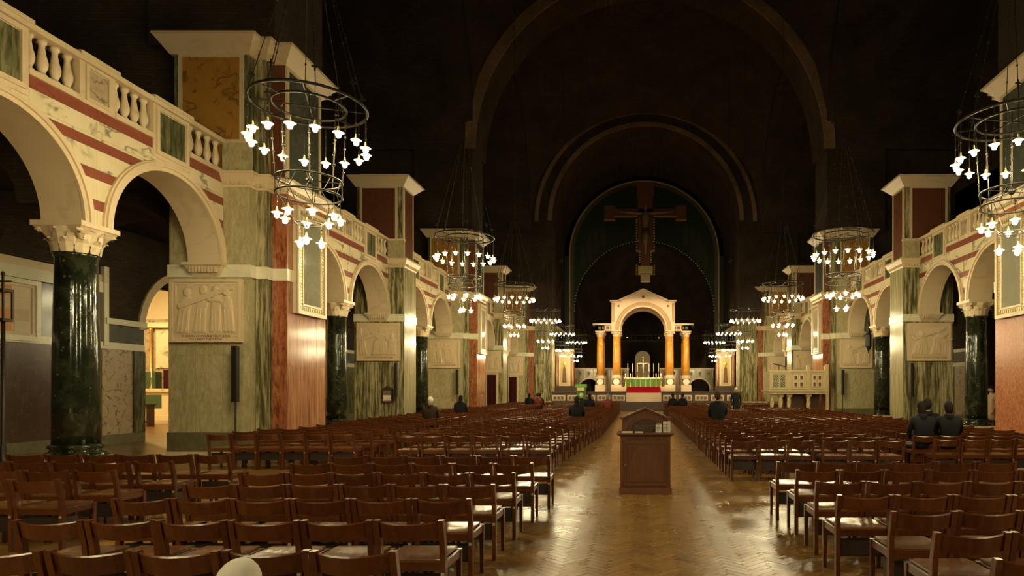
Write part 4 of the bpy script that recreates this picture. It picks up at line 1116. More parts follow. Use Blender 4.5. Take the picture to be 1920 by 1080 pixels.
# ------------------------------------------------------------------ chandeliers
def chain_mb(a, b, r=.007, knots=5, kr=.018):
    mb = MB().tube([a, b], r, 5); A, B = Vector(a), Vector(b)
    for i in range(1, knots+1):
        p = A+(B-A)*(i/(knots+1)); mb.ball(tuple(p), kr, n=6, m=4)
    return mb
SHADE_M = MB().lathe([(.012,.13),(.016,.085),(.032,.055),(.078,.036),(.088,.030),(.076,.032),(.03,.044)], 16, caps=False).mesh('lamp_shade', M['shade'], True)
BULB_M = MB().ball((0,0,0), .043, .043, .048, 7, 4).mesh('bulb', M['bulb'], True)
ROD_M = None
def make_chandelier():
    root = thing('chandelier', '', 'chandelier')
    R1, Z1 = .89, 6.34
    MB().torus(R1, .024, Z1, 48, 6).build('outer_ring', M['iron'], root, True)
    ir = MB().torus(.56, .02, Z1-.02, 40, 6)
    for i in range(8):
        a = 2*PI*i/8; ir.tube([(0,0,Z1-.02), (R1*math.cos(a), R1*math.sin(a), Z1)] if i % 2 == 0 else [(.56*math.cos(a), .56*math.sin(a), Z1-.02), (R1*math.cos(a), R1*math.sin(a), Z1)], .011, 5)
    ir.build('inner_ring', M['iron'], root)
    for z in (5.10, 4.85): MB().torus(.50, .017, z, 36, 6).build('middle_ring', M['iron'], root, True)
    mr = MB()
    for i in range(12):
        a = 2*PI*i/12; mr.tube([(.5*math.cos(a), .5*math.sin(a), 4.85), (.5*math.cos(a+.26), .5*math.sin(a+.26), 5.10)], .008, 4)
    for i in range(4):
        a = PI/2*i; mr.tube([(0,0,5.1), (.5*math.cos(a), .5*math.sin(a), 5.10)], .01, 4)
    mr.ball((0,0,5.1), .06); mr.build('ring_lattice', M['iron'], root)
    MB().torus(.20, .012, 4.38, 24, 6).build('bottom_ring', M['iron'], root, True)
    for i in range(8):                          # chains from the top ring to the middle ring, from there to the bottom ring
        a = 2*PI*i/8+.1
        chain_mb((.56*math.cos(a), .56*math.sin(a), Z1-.02), (.5*math.cos(a), .5*math.sin(a), 5.10), .008, 5, .022).build('chain', M['iron'], root)
    for i in range(4):
        a = PI/2*i+.3
        chain_mb((.5*math.cos(a), .5*math.sin(a), 4.85), (.2*math.cos(a), .2*math.sin(a), 4.38), .006, 3, .014).build('chain', M['iron'], root)
    for i in range(8):                          # suspension chains with little crosses
        a = 2*PI*i/8+.2
        c = chain_mb((R1*math.cos(a), R1*math.sin(a), Z1), (.12*math.cos(a), .12*math.sin(a), 9.2), .007, 8, .018)
        px, py, pz = .82*math.cos(a), .82*math.sin(a), Z1+.30
        c.box(px-.05, px+.05, py-.008, py+.008, pz-.012, pz+.012); c.box(px-.012, px+.012, py-.008, py+.008, pz-.06, pz+.06)
        c.build('suspension_chain', M['iron'], root)
    chain_mb((0,0,9.2), (0,0,26.0), .012, 24, .03).build('ceiling_chain', M['iron'], root)
    lamps = [(R1-.01, 2*PI*(i+.5)/16, 5.66, Z1) for i in range(16)]+[(.47, 2*PI*(i+.25)/8, 4.47, 4.85) for i in range(8)]+[(.19, 2*PI*i/3+.4, 4.06, 4.38) for i in range(3)]
    for r_, a, z, zt in lamps:
        X, Y = r_*math.cos(a), r_*math.sin(a)
        s_ = put('lamp_shade', SHADE_M, root, (X, Y, z))
        put('bulb', BULB_M, s_, (0, 0, -.012))
        rod = chain_mb((0,0,.12), (0,0,zt-z), .006, 2, .014).mesh('lamp_rod', M['iron'])
        put('lamp_rod', rod, s_, (0, 0, 0))
    return root
CHL = [(-6.0, 1.45), (-6.0, -7.7), (-6.05, 10.6), (-5.97, 19.8), (-6.2, 28.9), (-6.12, 38.0), (-6.2, 47.2), (-6.0, 55.6)]
CHR = [(5.9, 1.9), (5.9, -7.4), (5.93, 11.2), (5.60, 19.4), (5.86, 28.6), (5.75, 38.0), (6.0, 46.8), (6.0, 55.6)]
cp = make_chandelier()
for s, lst in ((-1, CHL), (1, CHR)):
    for i, (x_, y_) in enumerate(lst):
        lab = 'three tiered iron ring chandelier with glowing bulbs, '+(ORD[i-2]+' in view, ' if i > 1 else ('above the camera, ' if i == 0 else 'behind the camera, '))+SIDE[s]+' of nave'
        if s < 0 and i == 0: cp.location = (x_, y_, 0); cp['label'] = lab; cp['group'] = 'nave chandeliers'
        else: dup(cp, (x_, y_, 0), random.uniform(0, .5), lab, 'nave chandeliers')

# ------------------------------------------------------------------ chairs
def chair_parts():
    P = []
    for sx in (-1, 1):
        x = sx*.224
        secs = [(0, .014), (.40, .012), (.55, .0), (.74, -.045)]
        mb = MB(); n = 0
        for z, y in secs: mb.v += [(x-.019, y-.022, z), (x+.019, y-.022, z), (x+.019, y+.024, z), (x-.019, y+.024, z)]
        for k in range(3):
            for i in range(4): mb.f.append((k*4+i, k*4+(i+1) % 4, k*4+4+(i+1) % 4, k*4+4+i))
        mb.f += [(3,2,1,0), (12,13,14,15)]
        P.append(('rear_post', mb, 'chair'))
        P.append(('front_leg', MB().frus((x-.015, x+.015, .375, .405), 0, (x-.019, x+.019, .365, .408), .435), 'chair'))
        P.append(('side_rail', MB().box(x-.011, x+.011, .03, .37, .375, .432), 'chair'))
    mb = MB(); N = 8
    for i in range(N+1):
        t = -1+2*i/N; x = t*.206; bow = -.052*(1-t*t); dip = .014*(1-t*t)
        for z, dy in ((.615, -.012), (.724, -.042)):
            mb.v += [(x, bow+dy-.010, z-dip), (x, bow+dy+.010, z-dip)]
        mb.v += [(x, bow-.044+.0, .733-dip)]
    for i in range(N):
        a, b = i*5, i*5+5
        mb.f += [(a, b, b+2, a+2), (b+1, a+1, a+3, b+3), (a+1, b+1, b, a), (a+2, b+2, b+4, a+4), (a+4, b+4, b+3, a+3)]
    mb.f += [(0, 2, 4, 3, 1), (N*5+1, N*5+3, N*5+4, N*5+2, N*5)]
    P.append(('back_rail', mb, 'chair'))
    mb = MB(); nx, ny = 6, 5
    for zt in (0, 1):
        for j in range(ny+1):
            for i in range(nx+1):
                u, v = -1+2*i/nx, j/ny
                z = .452-.016*(1-u*u)*math.sin(PI*min(1, v*1.05)) if zt else .432
                mb.v.append((u*.203, -.002+v*.412, z))
    w_ = (nx+1)*(ny+1)
    for j in range(ny):
        for i in range(nx):
            b = j*(nx+1)+i; mb.f.append((w_+b, w_+b+1, w_+b+nx+2, w_+b+nx+1)); mb.f.append((b+nx+1, b+nx+2, b+1, b))
    for i in range(nx): mb.f.append((i, i+1, w_+i+1, w_+i)); b = ny*(nx+1)+i; mb.f.append((b+1, b, w_+b, w_+b+1))
    for j in range(ny): b = j*(nx+1); mb.f.append((b+nx+1, b, w_+b, w_+b+nx+1)); b += nx; mb.f.append((b, b+nx+1, w_+b+nx+1, w_+b))
    P.append(('seat', mb, 'chair_seat'))
    P.append(('front_rail', MB().box(-.205, .205, .372, .392, .385, .43), 'chair'))
    P.append(('rear_rail', MB().box(-.205, .205, .0, .02, .375, .43), 'chair'))
    rk = MB().box(-.20, .20, .04, .052, .20, .345); rk.box(-.20, .20, .04, .22, .19, .202); rk.box(-.20, -.19, .04, .22, .2, .33); rk.box(.19, .20, .04, .22, .2, .33); rk.box(-.20, .20, .035, .05, .20, .215)
    P.append(('book_rack', rk, 'rack'))
    br = MB().box(.212, .236, -.014, .0, .340, .364)
    P.append(('link_bracket', br, 'nickel'))
    return P
CP = chair_parts()
CMESH = [(n, mb.mesh(n, M[m], n in ('back_rail', 'seat') and False), m) for n, mb, m in CP]
def far_mb(full=True):
    mb = MB()
    for n, q, m in CP:
        if n == 'link_bracket' or (not full and n in ('front_rail', 'rear_rail')): continue
        if n == 'seat':
            mb.box(-.203, .203, 0, .41, .432, .448); continue
        b = len(mb.v); mb.v += q.v; mb.f += [tuple(b+i for i in f) for f in q.f]
    return mb
FAR = far_mb()
FAR_ME = FAR.mesh('chair', M['chair'])
SEATI = None
def place_chair(x, y, rz, label, group, parts=True):
    if parts:
        t = thing('wooden_chair', label, 'chair', (x, y, 0), rz, group)
        for n, me, m in CMESH: put(n, me, t, (0, 0, 0))
    else:
        t = put('wooden_chair', FAR_ME, None, (x, y, 0), rz); tag(t, label, 'chair', group)
    return t
PITCH = .50
SEATS = []
nchair = 0
def row(xs, y, bl, ri, parts, frm, jit=.012):
    global nchair
    for i, x in enumerate(xs):
        if x is None: continue
        if y < 1 or abs((x-CAMX)*F/y) > 1700: continue
        px = 1197+(x-CAMX)*F/y
        if px < -60 or px > 1980: continue
        place_chair(x, y+random.uniform(-jit, jit), random.gauss(0, .008), '%s brown wooden chair from the %s, %s row, %s' % (ORD[i], frm, ORD[ri], bl), bl+' chairs', parts)
        nchair += 1; SEATS.append((x, y))
def xsL(end, n=6, p=PITCH): return [end-p*(i+.5) for i in range(n)]
def xsR(end, n=6, p=PITCH): return [end+p*(i+.5) for i in range(n)]
for ri, (y, e) in enumerate(((3.65,-1.95),(4.48,-1.94),(5.35,-1.98),(6.15,-1.96),(6.98,-1.93),(7.88,-1.88),(8.76,-1.80))):
    row(xsL(e), y, 'near left block', ri, True, 'aisle')
for ri, (y, e, n) in enumerate(((6.46,-6.40,3),(7.23,-6.46,4),(8.06,-6.42,6),(8.98,-6.30,6))):
    row(xsL(e, n, .52), y, 'near far-left block', ri, True, 'right end', .03)
for ri, (y, e) in enumerate(((3.48,1.30),(4.12,1.27),(4.81,1.27),(5.54,1.10),(6.35,1.14),(7.23,1.16),(8.03,1.12))):
    row(xsR(e), y, 'near right block', ri, True, 'aisle')
NROW = 37; rest = []
for ri in range(NROW):
    yl, yr = 12.55+.86*ri, 11.45+.86*ri
    el = -2.30+min(.45, max(0, (yl-13.5)*.055)); er = 1.05
    gl = xsL(el, 6, .515); gs = xsL(-6.35, 5 if any(abs(yl+.65-q) < 1.6 for q in MAIN) else 6, .50)
    gr = xsR(er, 3, .50)+xsR(er+1.62, 3, .50); grs = xsR(4.78, 6, .50)
    if ri == 20: pass
    if ri < 8:
        row(gl, yl, 'middle left block', ri, ri < 2, 'aisle'); row(gs, yl+.45, 'middle far-left block', ri, ri < 1, 'right end')
        row(gr, yr, 'middle right block', ri, ri < 2, 'aisle'); row(grs, yr+.25, 'middle far-right block', ri, ri < 1, 'left end')
    else:
        if yl < 45.5:
            rest += [(x, yl) for x in gl]
            rest += [(x, yl+.45) for x in gs]
        if yr < 45.5: rest += [(x, yr) for x in gr]
        if yr < 32.4: rest += [(x, yr+.25) for x in grs]
        elif 36.5 < yr < 45.5: rest += [(x, yr+.25) for x in grs]
print('chairs', nchair, 'rest', len(rest))
SEATS += rest
FL = far_mb(False); mb = MB()
for x, y in rest:
    n = len(mb.v); a = random.gauss(0, .01); c_, s_ = math.cos(a), math.sin(a); y += random.uniform(-.02, .02)
    mb.v += [(x+v[0]*c_-v[1]*s_, y+v[0]*s_+v[1]*c_, v[2]) for v in FL.v]; mb.f += [tuple(n+i for i in f) for f in FL.f]
me = bpy.data.meshes.new('distant_chairs'); me.from_pydata(mb.v, [], mb.f); me.materials.append(M['chair'])
tag(put('distant_chairs', me), 'hundreds of brown wooden chairs in rows receding towards the sanctuary', 'chairs', None, 'stuff')

# ------------------------------------------------------------------ carved oak cabinet desk in the aisle
LX, LY = -.49, 10.05
ld_ = thing('oak_cabinet_desk', 'carved dark oak cabinet desk with pointed gable top standing in the aisle', 'cabinet', (LX, LY, 0))
hw, dp = .395, .55
MB().box(LX-hw, LX+hw, LY, LY+dp, .04, .93).build('body', M['lectern'], ld_)
MB().box(LX-hw-.02, LX+hw+.02, LY-.03, LY+dp+.02, 0, .10).build('plinth', M['lectern'], ld_)
dr = MB().box(LX-hw+.05, LX+hw-.05, LY-.025, LY+.01, .12, .84).build('door', M['lectern'], ld_)
def arch_pts(cx, z0, zs, hw_, r, N=16): return [(cx+hw_, z0), (cx+hw_, zs), (cx+r, zs)]+[(cx+r*math.cos(PI*i/N), zs+r*math.sin(PI*i/N)) for i in range(1, N)]+[(cx-r, zs), (cx-hw_, zs), (cx-hw_, z0)]
MB().prism(arch_pts(LX, .19, .57, .25, .20), LY-.042, LY-.02, 'y').build('arched_moulding', M['lectern'], dr)
MB().prism(arch_pts(LX, .21, .55, .22, .175), LY-.05, LY-.03, 'y').build('arched_panel', M['lectern'], dr)
frame(dr, 'door_moulding', M['lectern'], 1, 'f', (LX-hw+.07, LX+hw-.07), .14, .82, LY-.025, .03, .018)
MB().ball((LX-hw+.085, LY-.05, .46), .018).build('knob', M['gold'], dr, True)
mb = MB()
for i in range(16): mb.prism([(LX-.30+.04*i, .86), (LX-.282+.04*i, .86), (LX-.291+.04*i, .885)], LY-.018, LY+.005, 'y')
mb.build('carved_frieze', M['darkwood'], ld_)
MB().frus((LX-hw, LX+hw, LY-.01, LY+dp), .90, (LX-hw-.045, LX+hw+.045, LY-.06, LY+dp+.02), .93).build('ledge_moulding', M['lectern'], ld_)
MB().box(LX-hw-.055, LX+hw+.055, LY-.07, LY+dp+.03, .93, .955).build('ledge', M['lectern'], ld_)
YB = LY+.26
gb = MB().prism([(LX-.37, .955), (LX+.37, .955), (LX+.37, 1.17), (LX, 1.335), (LX-.37, 1.17)], YB, YB+.22, 'y').build('gable_board', M['lectern'], ld_)
for sx in (-1, 1):
    MB().prism([(LX, 1.325), (LX, 1.352), (LX+sx*.335, 1.205), (LX+sx*.345, 1.18)], YB-.05, YB+.24, 'y').build('gable_moulding', M['lectern'], gb)
    MB().box(LX+sx*.32, LX+sx*.41, YB-.05, YB+.24, 1.165, 1.19).build('gable_foot', M['lectern'], gb)
N = 16; MB().prism([(LX+.225, .957)]+[(LX+.225*math.cos(PI*i/N), 1.0+.17*math.sin(PI*i/N)) for i in range(N+1)]+[(LX-.225, .957)], YB-.012, YB+.01, 'y').build('arched_text_panel', M['darkwood'], gb)
mb = MB()
for i in range(N):
    a0, a1 = PI*i/N, PI*(i+1)/N
    mb.prism([(LX+math.cos(a)*r, 1.0+math.sin(a)*q) for a, r, q in ((a0, .225, .17), (a1, .225, .17), (a1, .25, .195), (a0, .25, .195))], YB-.03, YB+.01, 'y')
mb.build('arch_moulding', M['lectern'], gb)
M['lettering'] = plain('worn_gilt_lettering', (.22,.13,.06), .6)
for txt, sz, dz in (('The', .034, 1.118), ('Cathedral', .036, 1.078)):
    put('lettering', text_mesh(txt, sz, 'lettering', M['lettering'], .0015), gb, (0, YB-.014-LY, dz))
mb = MB(); rg = random.Random(3)                 # the lower lines are too worn to read
for zz, n_ in ((1.044, 19), (1.008, 20)):
    for k in range(n_):
        if rg.random() < .82: xx = LX-.16+.32*k/n_; mb.box(xx, xx+.011, YB-.0155, YB-.011, zz, zz+rg.uniform(.008, .018))
mb.build('worn_lettering', M['lettering'], gb)
for nm, x0, x1, z1, lab in (('leaflet', LX+.165, LX+.265, .135, 'small printed white leaflet propped on the cabinet desk ledge'), ('booklet', LX+.285, LX+.42, .17, 'open white printed booklet propped at right of the desk ledge')):
    x1 = min(x1, LX+.40)
    t = thing(nm, lab, nm, ((x0+x1)/2, LY+.20, .955))
    MB().prism([(LY+.16, .956), (LY+.168, .956), (LY+.20, .955+z1), (LY+.192, .955+z1)], x0, x1, 'x').build('sheet', M['paper'], t)
    mb = MB()
    for k in range(5): mb.prism([(LY+.155+.006*k, .985+.022*k), (LY+.158+.006*k, .985+.022*k), (LY+.1595+.006*k, .990+.022*k), (LY+.1565+.006*k, .990+.022*k)], x0+.012, x1-.03, 'x')
    mb.build('print_lines', M['inkgrey'], t)
    if nm == 'booklet': MB().prism([(LY+.156, .965), (LY+.16, .965), (LY+.19, 1.12), (LY+.186, 1.12)], (x0+x1)/2-.003, (x0+x1)/2+.005, 'x').build('spine', M['inkgrey'], t)
for i, (x0, x1) in enumerate(((LX-.36, LX-.20), (LX-.16, LX-.04))):
    tag(MB().box(x0, x1, LY-.02, LY+.12, .9555, .972 if i else .975).build('leaflet_stack', M['paper']), 'flat stack of white leaflets on the desk ledge, '+('left' if i == 0 else 'middle'), 'leaflets')

# ------------------------------------------------------------------ marble pulpit on twisted columns, right of nave
pu = thing('marble_pulpit', 'cream marble pulpit with square inlaid panels on twisted columns, right of nave', 'pulpit', (7.6, 34, 0))
PX0, PX1, PY, PZ0, PZ1 = 6.15, 9.05, 32.9, 1.50, 2.52
MB().box(PX0, PX1, PY, PY+1.7, PZ0-.12, PZ0).build('deck', M['pulpit'], pu)
MB().box(PX0-.08, PX1+.05, PY-.08, PY+1.75, PZ0, PZ0+.09).build('cornice', M['pulpit'], pu)
pb = MB().box(PX0, PX1, PY, PY+.12, PZ0+.09, PZ1).build('front_wall', M['pulpit'], pu)
MB().box(PX0, PX0+.12, PY+.12, PY+1.7, PZ0+.09, PZ1).build('side_wall', M['pulpit'], pu)
MB().box(PX0-.06, PX1+.05, PY-.06, PY+.18, PZ1, PZ1+.08).build('coping', M['pulpit'], pu)
secs = [(PX0+.06, PX0+.92, 0), (PX0+1.08, PX0+1.88, 1), (PX0+2.06, PX1-.1, 1)]
for a, b, kind in secs:
    frame(pb, 'panel_frame', M['pulpit'], 1, 'f', (a, b), PZ0+.13, PZ1-.04, PY, .05, .04)
    for i in range(2):
        for j in range(2):
            x0 = a+.10+(b-a-.2)/2*i+.03; x1 = a+.10+(b-a-.2)/2*(i+1)-.03; z0 = PZ0+.23+.35*j; z1 = z0+.29
            if kind:
                f = MB().box(x0, x1, PY-.03, PY+.01, z0, z1).build('panel', M['cream2'], pb)
                MB().box(x0+.05, x1-.05, PY-.045, PY-.02, z0+.045, z1-.045).build('porphyry_square', M['bald_dark'], f)
            else:
                f = MB().box(x0, x1, PY-.02, PY+.01, z0, z1).build('panel', M['bald_green'], pb)
                for k in range(4): MB().torus(.055, .012, 0, 12, 5).xform(Matrix.Translation((x0+.08+.14*(k % 2), PY-.03, z0+.08+.13*(k//2))) @ Matrix.Rotation(PI/2, 4, 'X')).build('ring_inlay', M['pulpit'], f)
for x_ in (PX0+1.0, PX0+1.97, PX1-.02):
    q = MB().box(x_-.08, x_+.08, PY-.08, PY+.14, PZ0+.09, PZ1+.25).build('post', M['pulpit'], pu)
    MB().lathe([(.085, 0), (.085, .2)], 14).xform(Matrix.Translation((x_, PY+.14, PZ1+.26)) @ Matrix.Rotation(PI/2, 4, 'X')).build('post_head', M['pulpit'], q)
for i, x_ in enumerate((PX0+.18, PX0+.62, PX0+1.05, PX0+2.05)):
    mb = MB(); n, seg = 12, 20; b0 = len(mb.v)
    for k in range(seg+1):
        z = .2+(PZ0-.48)*k/seg
        for j in range(n):
            a = 2*PI*j/n; rr = .10*(1+.16*math.cos(3*a-k*.75)); mb.v.append((x_+rr*math.cos(a), PY+.25+rr*math.sin(a), z))
    for k in range(seg):
        for j in range(n): mb.f.append((b0+k*n+j, b0+k*n+(j+1) % n, b0+(k+1)*n+(j+1) % n, b0+(k+1)*n+j))
    c = mb.build('twisted_column', M['pulpit'], pu, True)
    MB().frus((x_-.11, x_+.11, PY+.14, PY+.36), PZ0-.28, (x_-.16, x_+.16, PY+.09, PY+.41), PZ0-.12).build('capital', M['pulpit'], c)
    MB().box(x_-.15, x_+.15, PY+.1, PY+.4, 0, .2).build('base', M['pulpit'], c)
MB().box(PX0+.9, PX1, PY+1.2, PY+1.6, 0, PZ0-.12).build('rear_support', M['bald_dark'], pu)
MB().prism([(PX1-.02, 0), (PX1+.10, 0), (PX1+.10, 2.9), (PX1-.02, 2.9)], PY-.1, PY+.05, 'y').build('end_post', M['pulpit'], pu)
eg = thing('reading_stand', 'black metal reading stand on the pulpit edge', 'book stand', (PX0+.55, PY+.3, PZ1))
MB().lathe([(.018, PZ0+.05), (.018, PZ1+.30)], 8, (PX0+.55, PY+.35, 0)).build('stem', M['black'], eg)
MB().prism([(PX0+.25, PZ1+.42), (PX0+.85, PZ1+.26), (PX0+.85, PZ1+.29), (PX0+.25, PZ1+.45)], PY+.15, PY+.5, 'y').build('tray', M['black'], eg)

# ------------------------------------------------------------------ confessional doors on the far left piers
for i, (x0, x1, y_) in enumerate(((-10.75, -10.15, 43.2), (-10.95, -10.35, 51.5))):
    cf = thing('confessional', 'tall maroon curtained confessional front, '+('nearer' if i == 0 else 'farther')+' of two at left', 'confessional', ((x0+x1)/2, y_, 0))
    MB().box(x0-.1, x1+.1, y_-.25, y_, 0, 2.72).build('frame', M['cream2'], cf)
    MB().box(x0, x1, y_-.29, y_-.24, .05, 2.60).build('curtain', M['maroon_cloth'], cf)

# ------------------------------------------------------------------ iron candle stand at the left edge, hanging lantern at right
cs = thing('iron_torch_stand', 'tall ornate black iron standard with cross top at left photo edge', 'iron standard', (-11.62, 11.1, 0))
ox, oy = -11.62, 11.1
MB().lathe([(.22,0),(.22,.04),(.04,.1),(.05,.6),(.03,.7),(.03,2.85)], 10, (ox, oy, 0)).build('pole', M['iron'], cs, True)
mb = MB().box(ox-.10, ox+.10, oy-.1, oy+.1, 3.33, 3.38); mb.box(ox-.09, ox+.09, oy-.09, oy+.09, 2.82, 2.87)
for sx in (-1, 1):
    for sy in (-1, 1): mb.box(ox+sx*.08-.012, ox+sx*.08+.012, oy+sy*.08-.012, oy+sy*.08+.012, 2.87, 3.33)
mb.build('lantern_cage', M['iron'], cs)
mb = MB().box(ox-.015, ox+.015, oy-.015, oy+.015, 3.38, 3.66); mb.box(ox-.14, ox+.14, oy-.012, oy+.012, 3.50, 3.53); mb.ball((ox, oy, 3.66), .03); mb.build('cross_finial', M['iron'], cs)
hl = thing('hanging_lantern', 'slim dark hanging lantern in the arch past the slender right pier', 'lantern', (10.76, 31.6, 3.6))
MB().tube([(10.76, 31.6, 6.16), (10.76, 31.6, 5.0)], .015, 5).build('chain', M['iron'], hl)
MB().lathe([(.03,5.0),(.06,4.9),(.10,4.4),(.16,4.3),(.16,3.75),(.05,3.55),(.02,3.4)], 8, (10.76, 31.6, 0)).build('lantern_body', M['black'], hl)
# framed picture in the right aisle
pc = thing('framed_icon', 'white framed painted icon on the right aisle wall past the column', 'picture', (16.1, 24.0, 2.6))
MB().box(16.12, 16.2, 21.6, 24.4, 2.7, 4.6).build('backing', M['cream2'], pc)
frame(pc, 'frame_moulding', M['white'], 1, 'n', (21.6, 24.4), 2.7, 4.6, 16.12, .16, .07)
MB().box(16.09, 16.13, 22.0, 24.0, 2.95, 4.35).build('painting', M['chapel_or'], pc)
MB().prism([(22.6, 3.0), (23.4, 3.0), (23.2, 3.8), (23.0, 4.05), (22.8, 3.8)], 16.075, 16.1, 'x').build('painted_figure', M['maroon'], pc)

# ------------------------------------------------------------------ people
def skin_mesh(nodes, edges, name, sub=1):
    """nodes: {key: (pos, rx, ry)}; continuous skinned surface"""
    keys = list(nodes); idx = {k: i for i, k in enumerate(keys)}
    me = bpy.data.meshes.new(name); me.from_pydata([nodes[k][0] for k in keys], [(idx[a], idx[b]) for a, b in edges], [])
    ob = bpy.data.objects.new(name, me)
    ob.modifiers.new('skin', 'SKIN')
    sv = me.skin_vertices[0].data
    for k in keys: sv[idx[k]].radius = (nodes[k][1], nodes[k][2])
    sv[0].use_root = True
    m = ob.modifiers.new('sub', 'SUBSURF'); m.levels = sub; m.render_levels = sub
    out = evaluated(ob)
    V = [tuple(v.co) for v in out.vertices]; Fc = [tuple(p.vertices) for p in out.polygons]
    bpy.data.objects.remove(ob); bpy.data.meshes.remove(out)
    return V, Fc
def head_mb(c, yaw=0, pitch=0):
    mb = MB(); n, m = 16, 12; b0 = 0
    mb.ball((0, 0, 0), .078, .096, .115, n, m)
    for i, (x, y, z) in enumerate(mb.v):
        if z < -.02: k = 1-.30*min(1, (-z-.02)/.095); x *= k; y = y*k+.012*(1-k)*3
        if y > .06 and abs(x) < .022 and -.035 < z < .02: y += .022
        mb.v[i] = (x, y, z)
    mb.prism([(-.012, -.03), (.012, -.03), (.008, .012), (-.008, .012)], .085, .118, 'y')       # nose
    for sx in (-1, 1): mb.ball((sx*.078, -.005, -.01), .012, .022, .032, 6, 5)                  # ears
    M_ = Matrix.Translation(c) @ Matrix.Rotation(yaw, 4, 'Z') @ Matrix.Rotation(pitch, 4, 'X')
    mb.xform(M_); return mb, M_
def person(loc, rz, label, pose, coat, hair, hairlen=0, hat=None, lean=0.0, scale=1.0, coatlen=0, glasses=False):
    if pose == 'sit' and loc[1] > 3:
        q = min(SEATS, key=lambda c: (c[0]-loc[0])**2+(c[1]-loc[1])**2); SEATS.remove(q); loc = (q[0], q[1]+.02, 0)
    t = thing('person', label, 'person', loc, rz); t.scale = (scale,)*3
    if pose == 'stand':
        J = {'pelvis': ((0,0,.95), .15, .12), 'waist': ((0,.0,1.08), .15, .11), 'chest': ((0,0,1.30), .18, .125), 'neckb': ((0,0,1.46), .07, .07), 'neck': ((0,.01,1.53), .052, .055)}
        hd = (0, .03, 1.63)
        L = {}
        for s_, nm in ((-1, 'l'), (1, 'r')):
            J.update({'sh'+nm: ((s_*.18,0,1.41), .075, .075), 'el'+nm: ((s_*.24,-.01,1.12), .05, .05), 'wr'+nm: ((s_*.22,.10,.88), .032, .036), 'ha'+nm: ((s_*.215,.12,.80), .034, .02),
                      'hip'+nm: ((s_*.095,0,.90), .095, .10), 'kn'+nm: ((s_*.11,.02,.50), .062, .065), 'an'+nm: ((s_*.115,-.01,.10), .042, .045), 'to'+nm: ((s_*.125,.14,.045), .042, .035)})
    else:
        fl = lean
        def ln(y, z):                            # lean the trunk forward about the hip
            a = fl; yy, zz = y, z-.5
            return (yy*math.cos(a)+zz*math.sin(a), .5-yy*math.sin(a)+zz*math.cos(a))
        def P(x, y, z): q = ln(y, z); return (x, q[0], q[1])
        J = {'pelvis': (P(0,.12,.55), .195, .14), 'waist': (P(0,.10,.72), .185, .135), 'chest': (P(0,.09,.95), .205, .14), 'neckb': (P(0,.11,1.10), .07, .07), 'neck': (P(0,.125,1.17), .052, .055)}
        hd = P(0, .16, 1.275)
        for s_, nm in ((-1, 'l'), (1, 'r')):
            J.update({'sh'+nm: (P(s_*.185,.10,1.03), .085, .085), 'el'+nm: (P(s_*.23,.20,.80), .052, .052), 'wr'+nm: ((s_*.12,.42,.66), .034, .036), 'ha'+nm: ((s_*.08,.48,.65), .034, .022),
                      'hip'+nm: ((s_*.09,.18,.53), .095, .09), 'kn'+nm: ((s_*.11,.54,.52), .068, .07), 'an'+nm: ((s_*.11,.52,.10), .045, .045), 'to'+nm: ((s_*.115,.66,.045), .042, .035)})
    E = [('pelvis','waist'), ('waist','chest'), ('chest','neckb'), ('neckb','neck')]
    for nm in 'lr': E += [('chest','sh'+nm), ('sh'+nm,'el'+nm), ('el'+nm,'wr'+nm), ('wr'+nm,'ha'+nm), ('pelvis','hip'+nm), ('hip'+nm,'kn'+nm), ('kn'+nm,'an'+nm), ('an'+nm,'to'+nm)]
    V, Fc = skin_mesh(J, E, 'body')
    mb = MB(); mb.v = list(V); mb.f = list(Fc)
    h, HM = head_mb(hd, 0, -lean*.6 if pose != 'stand' else -.15)
    b = len(mb.v); mb.v += h.v; mb.f += [tuple(b+i for i in f) for f in h.f]
    for s_, nm in ((-1, 'l'), (1, 'r')):         # five fingers on each hand
        c = Vector(J['ha'+nm][0]); w0 = Vector(J['wr'+nm][0]); d = (c-w0).normalized(); side = Vector((1, 0, 0)) if pose != 'stand' else Vector((0, 1, 0))
        up = d.cross(side).normalized()
        for k in range(4):
            o0 = c+side*(.024-.016*k)+d*.02; ll = (.055, .065, .062, .048)[k]
            mb.tube([o0, o0+d*ll*.5+up*.004, o0+d*ll*.9-up*.012*s_], [.009, .0085, .006], 6)
        mb.tube([c+side*.03-d*.02, c+side*.05+d*.015, c+side*.052+d*.045], [.011, .010, .007], 6)
    nbody = len(V)
    me = mb.mesh('body', M['skin'], True); me.materials.append(coat); me.materials.append(M['black'])
    segs = []
    for a_, b_ in E:
        kind = 0 if b_[:2] == 'ha' or (a_, b_) == ('neckb', 'neck') else 2 if b_[:2] in ('hi', 'kn', 'an', 'to') else 1
        segs.append((Vector(J[a_][0]), Vector(J[b_][0]), kind))
    for p in me.polygons:
        if p.vertices[0] >= nbody: continue
        best = (9, 0)
        for A, B, kind in segs:
            ab = B-A; q = max(0, min(1, (p.center-A).dot(ab)/max(1e-6, ab.length_squared))); dd = (p.center-A-ab*q).length
            if dd < best[0]: best = (dd, kind)
        p.material_index = best[1]
    put('body', me, t, (0, 0, 0))
    cb = Vector(J['neckb'][0]); cl_ = MB().lathe([(.095, -.03), (.10, .02), (.085, .055), (.07, .05)], 16, tuple(cb), False); put('collar', cl_.mesh('collar', coat, True), t, (0, 0, 0))
    if pose == 'stand':
        sk = MB().lathe([(.165, 1.06), (.195, .95), (.215, .75), (.23, .55), (.215, .55)], 20, (0, 0, 0), False)
        for i, (x, y, z) in enumerate(sk.v): sk.v[i] = (x, y*.8, z)
        put('coat_skirt', sk.mesh('coat_skirt', coat, True), t, (0, 0, 0))
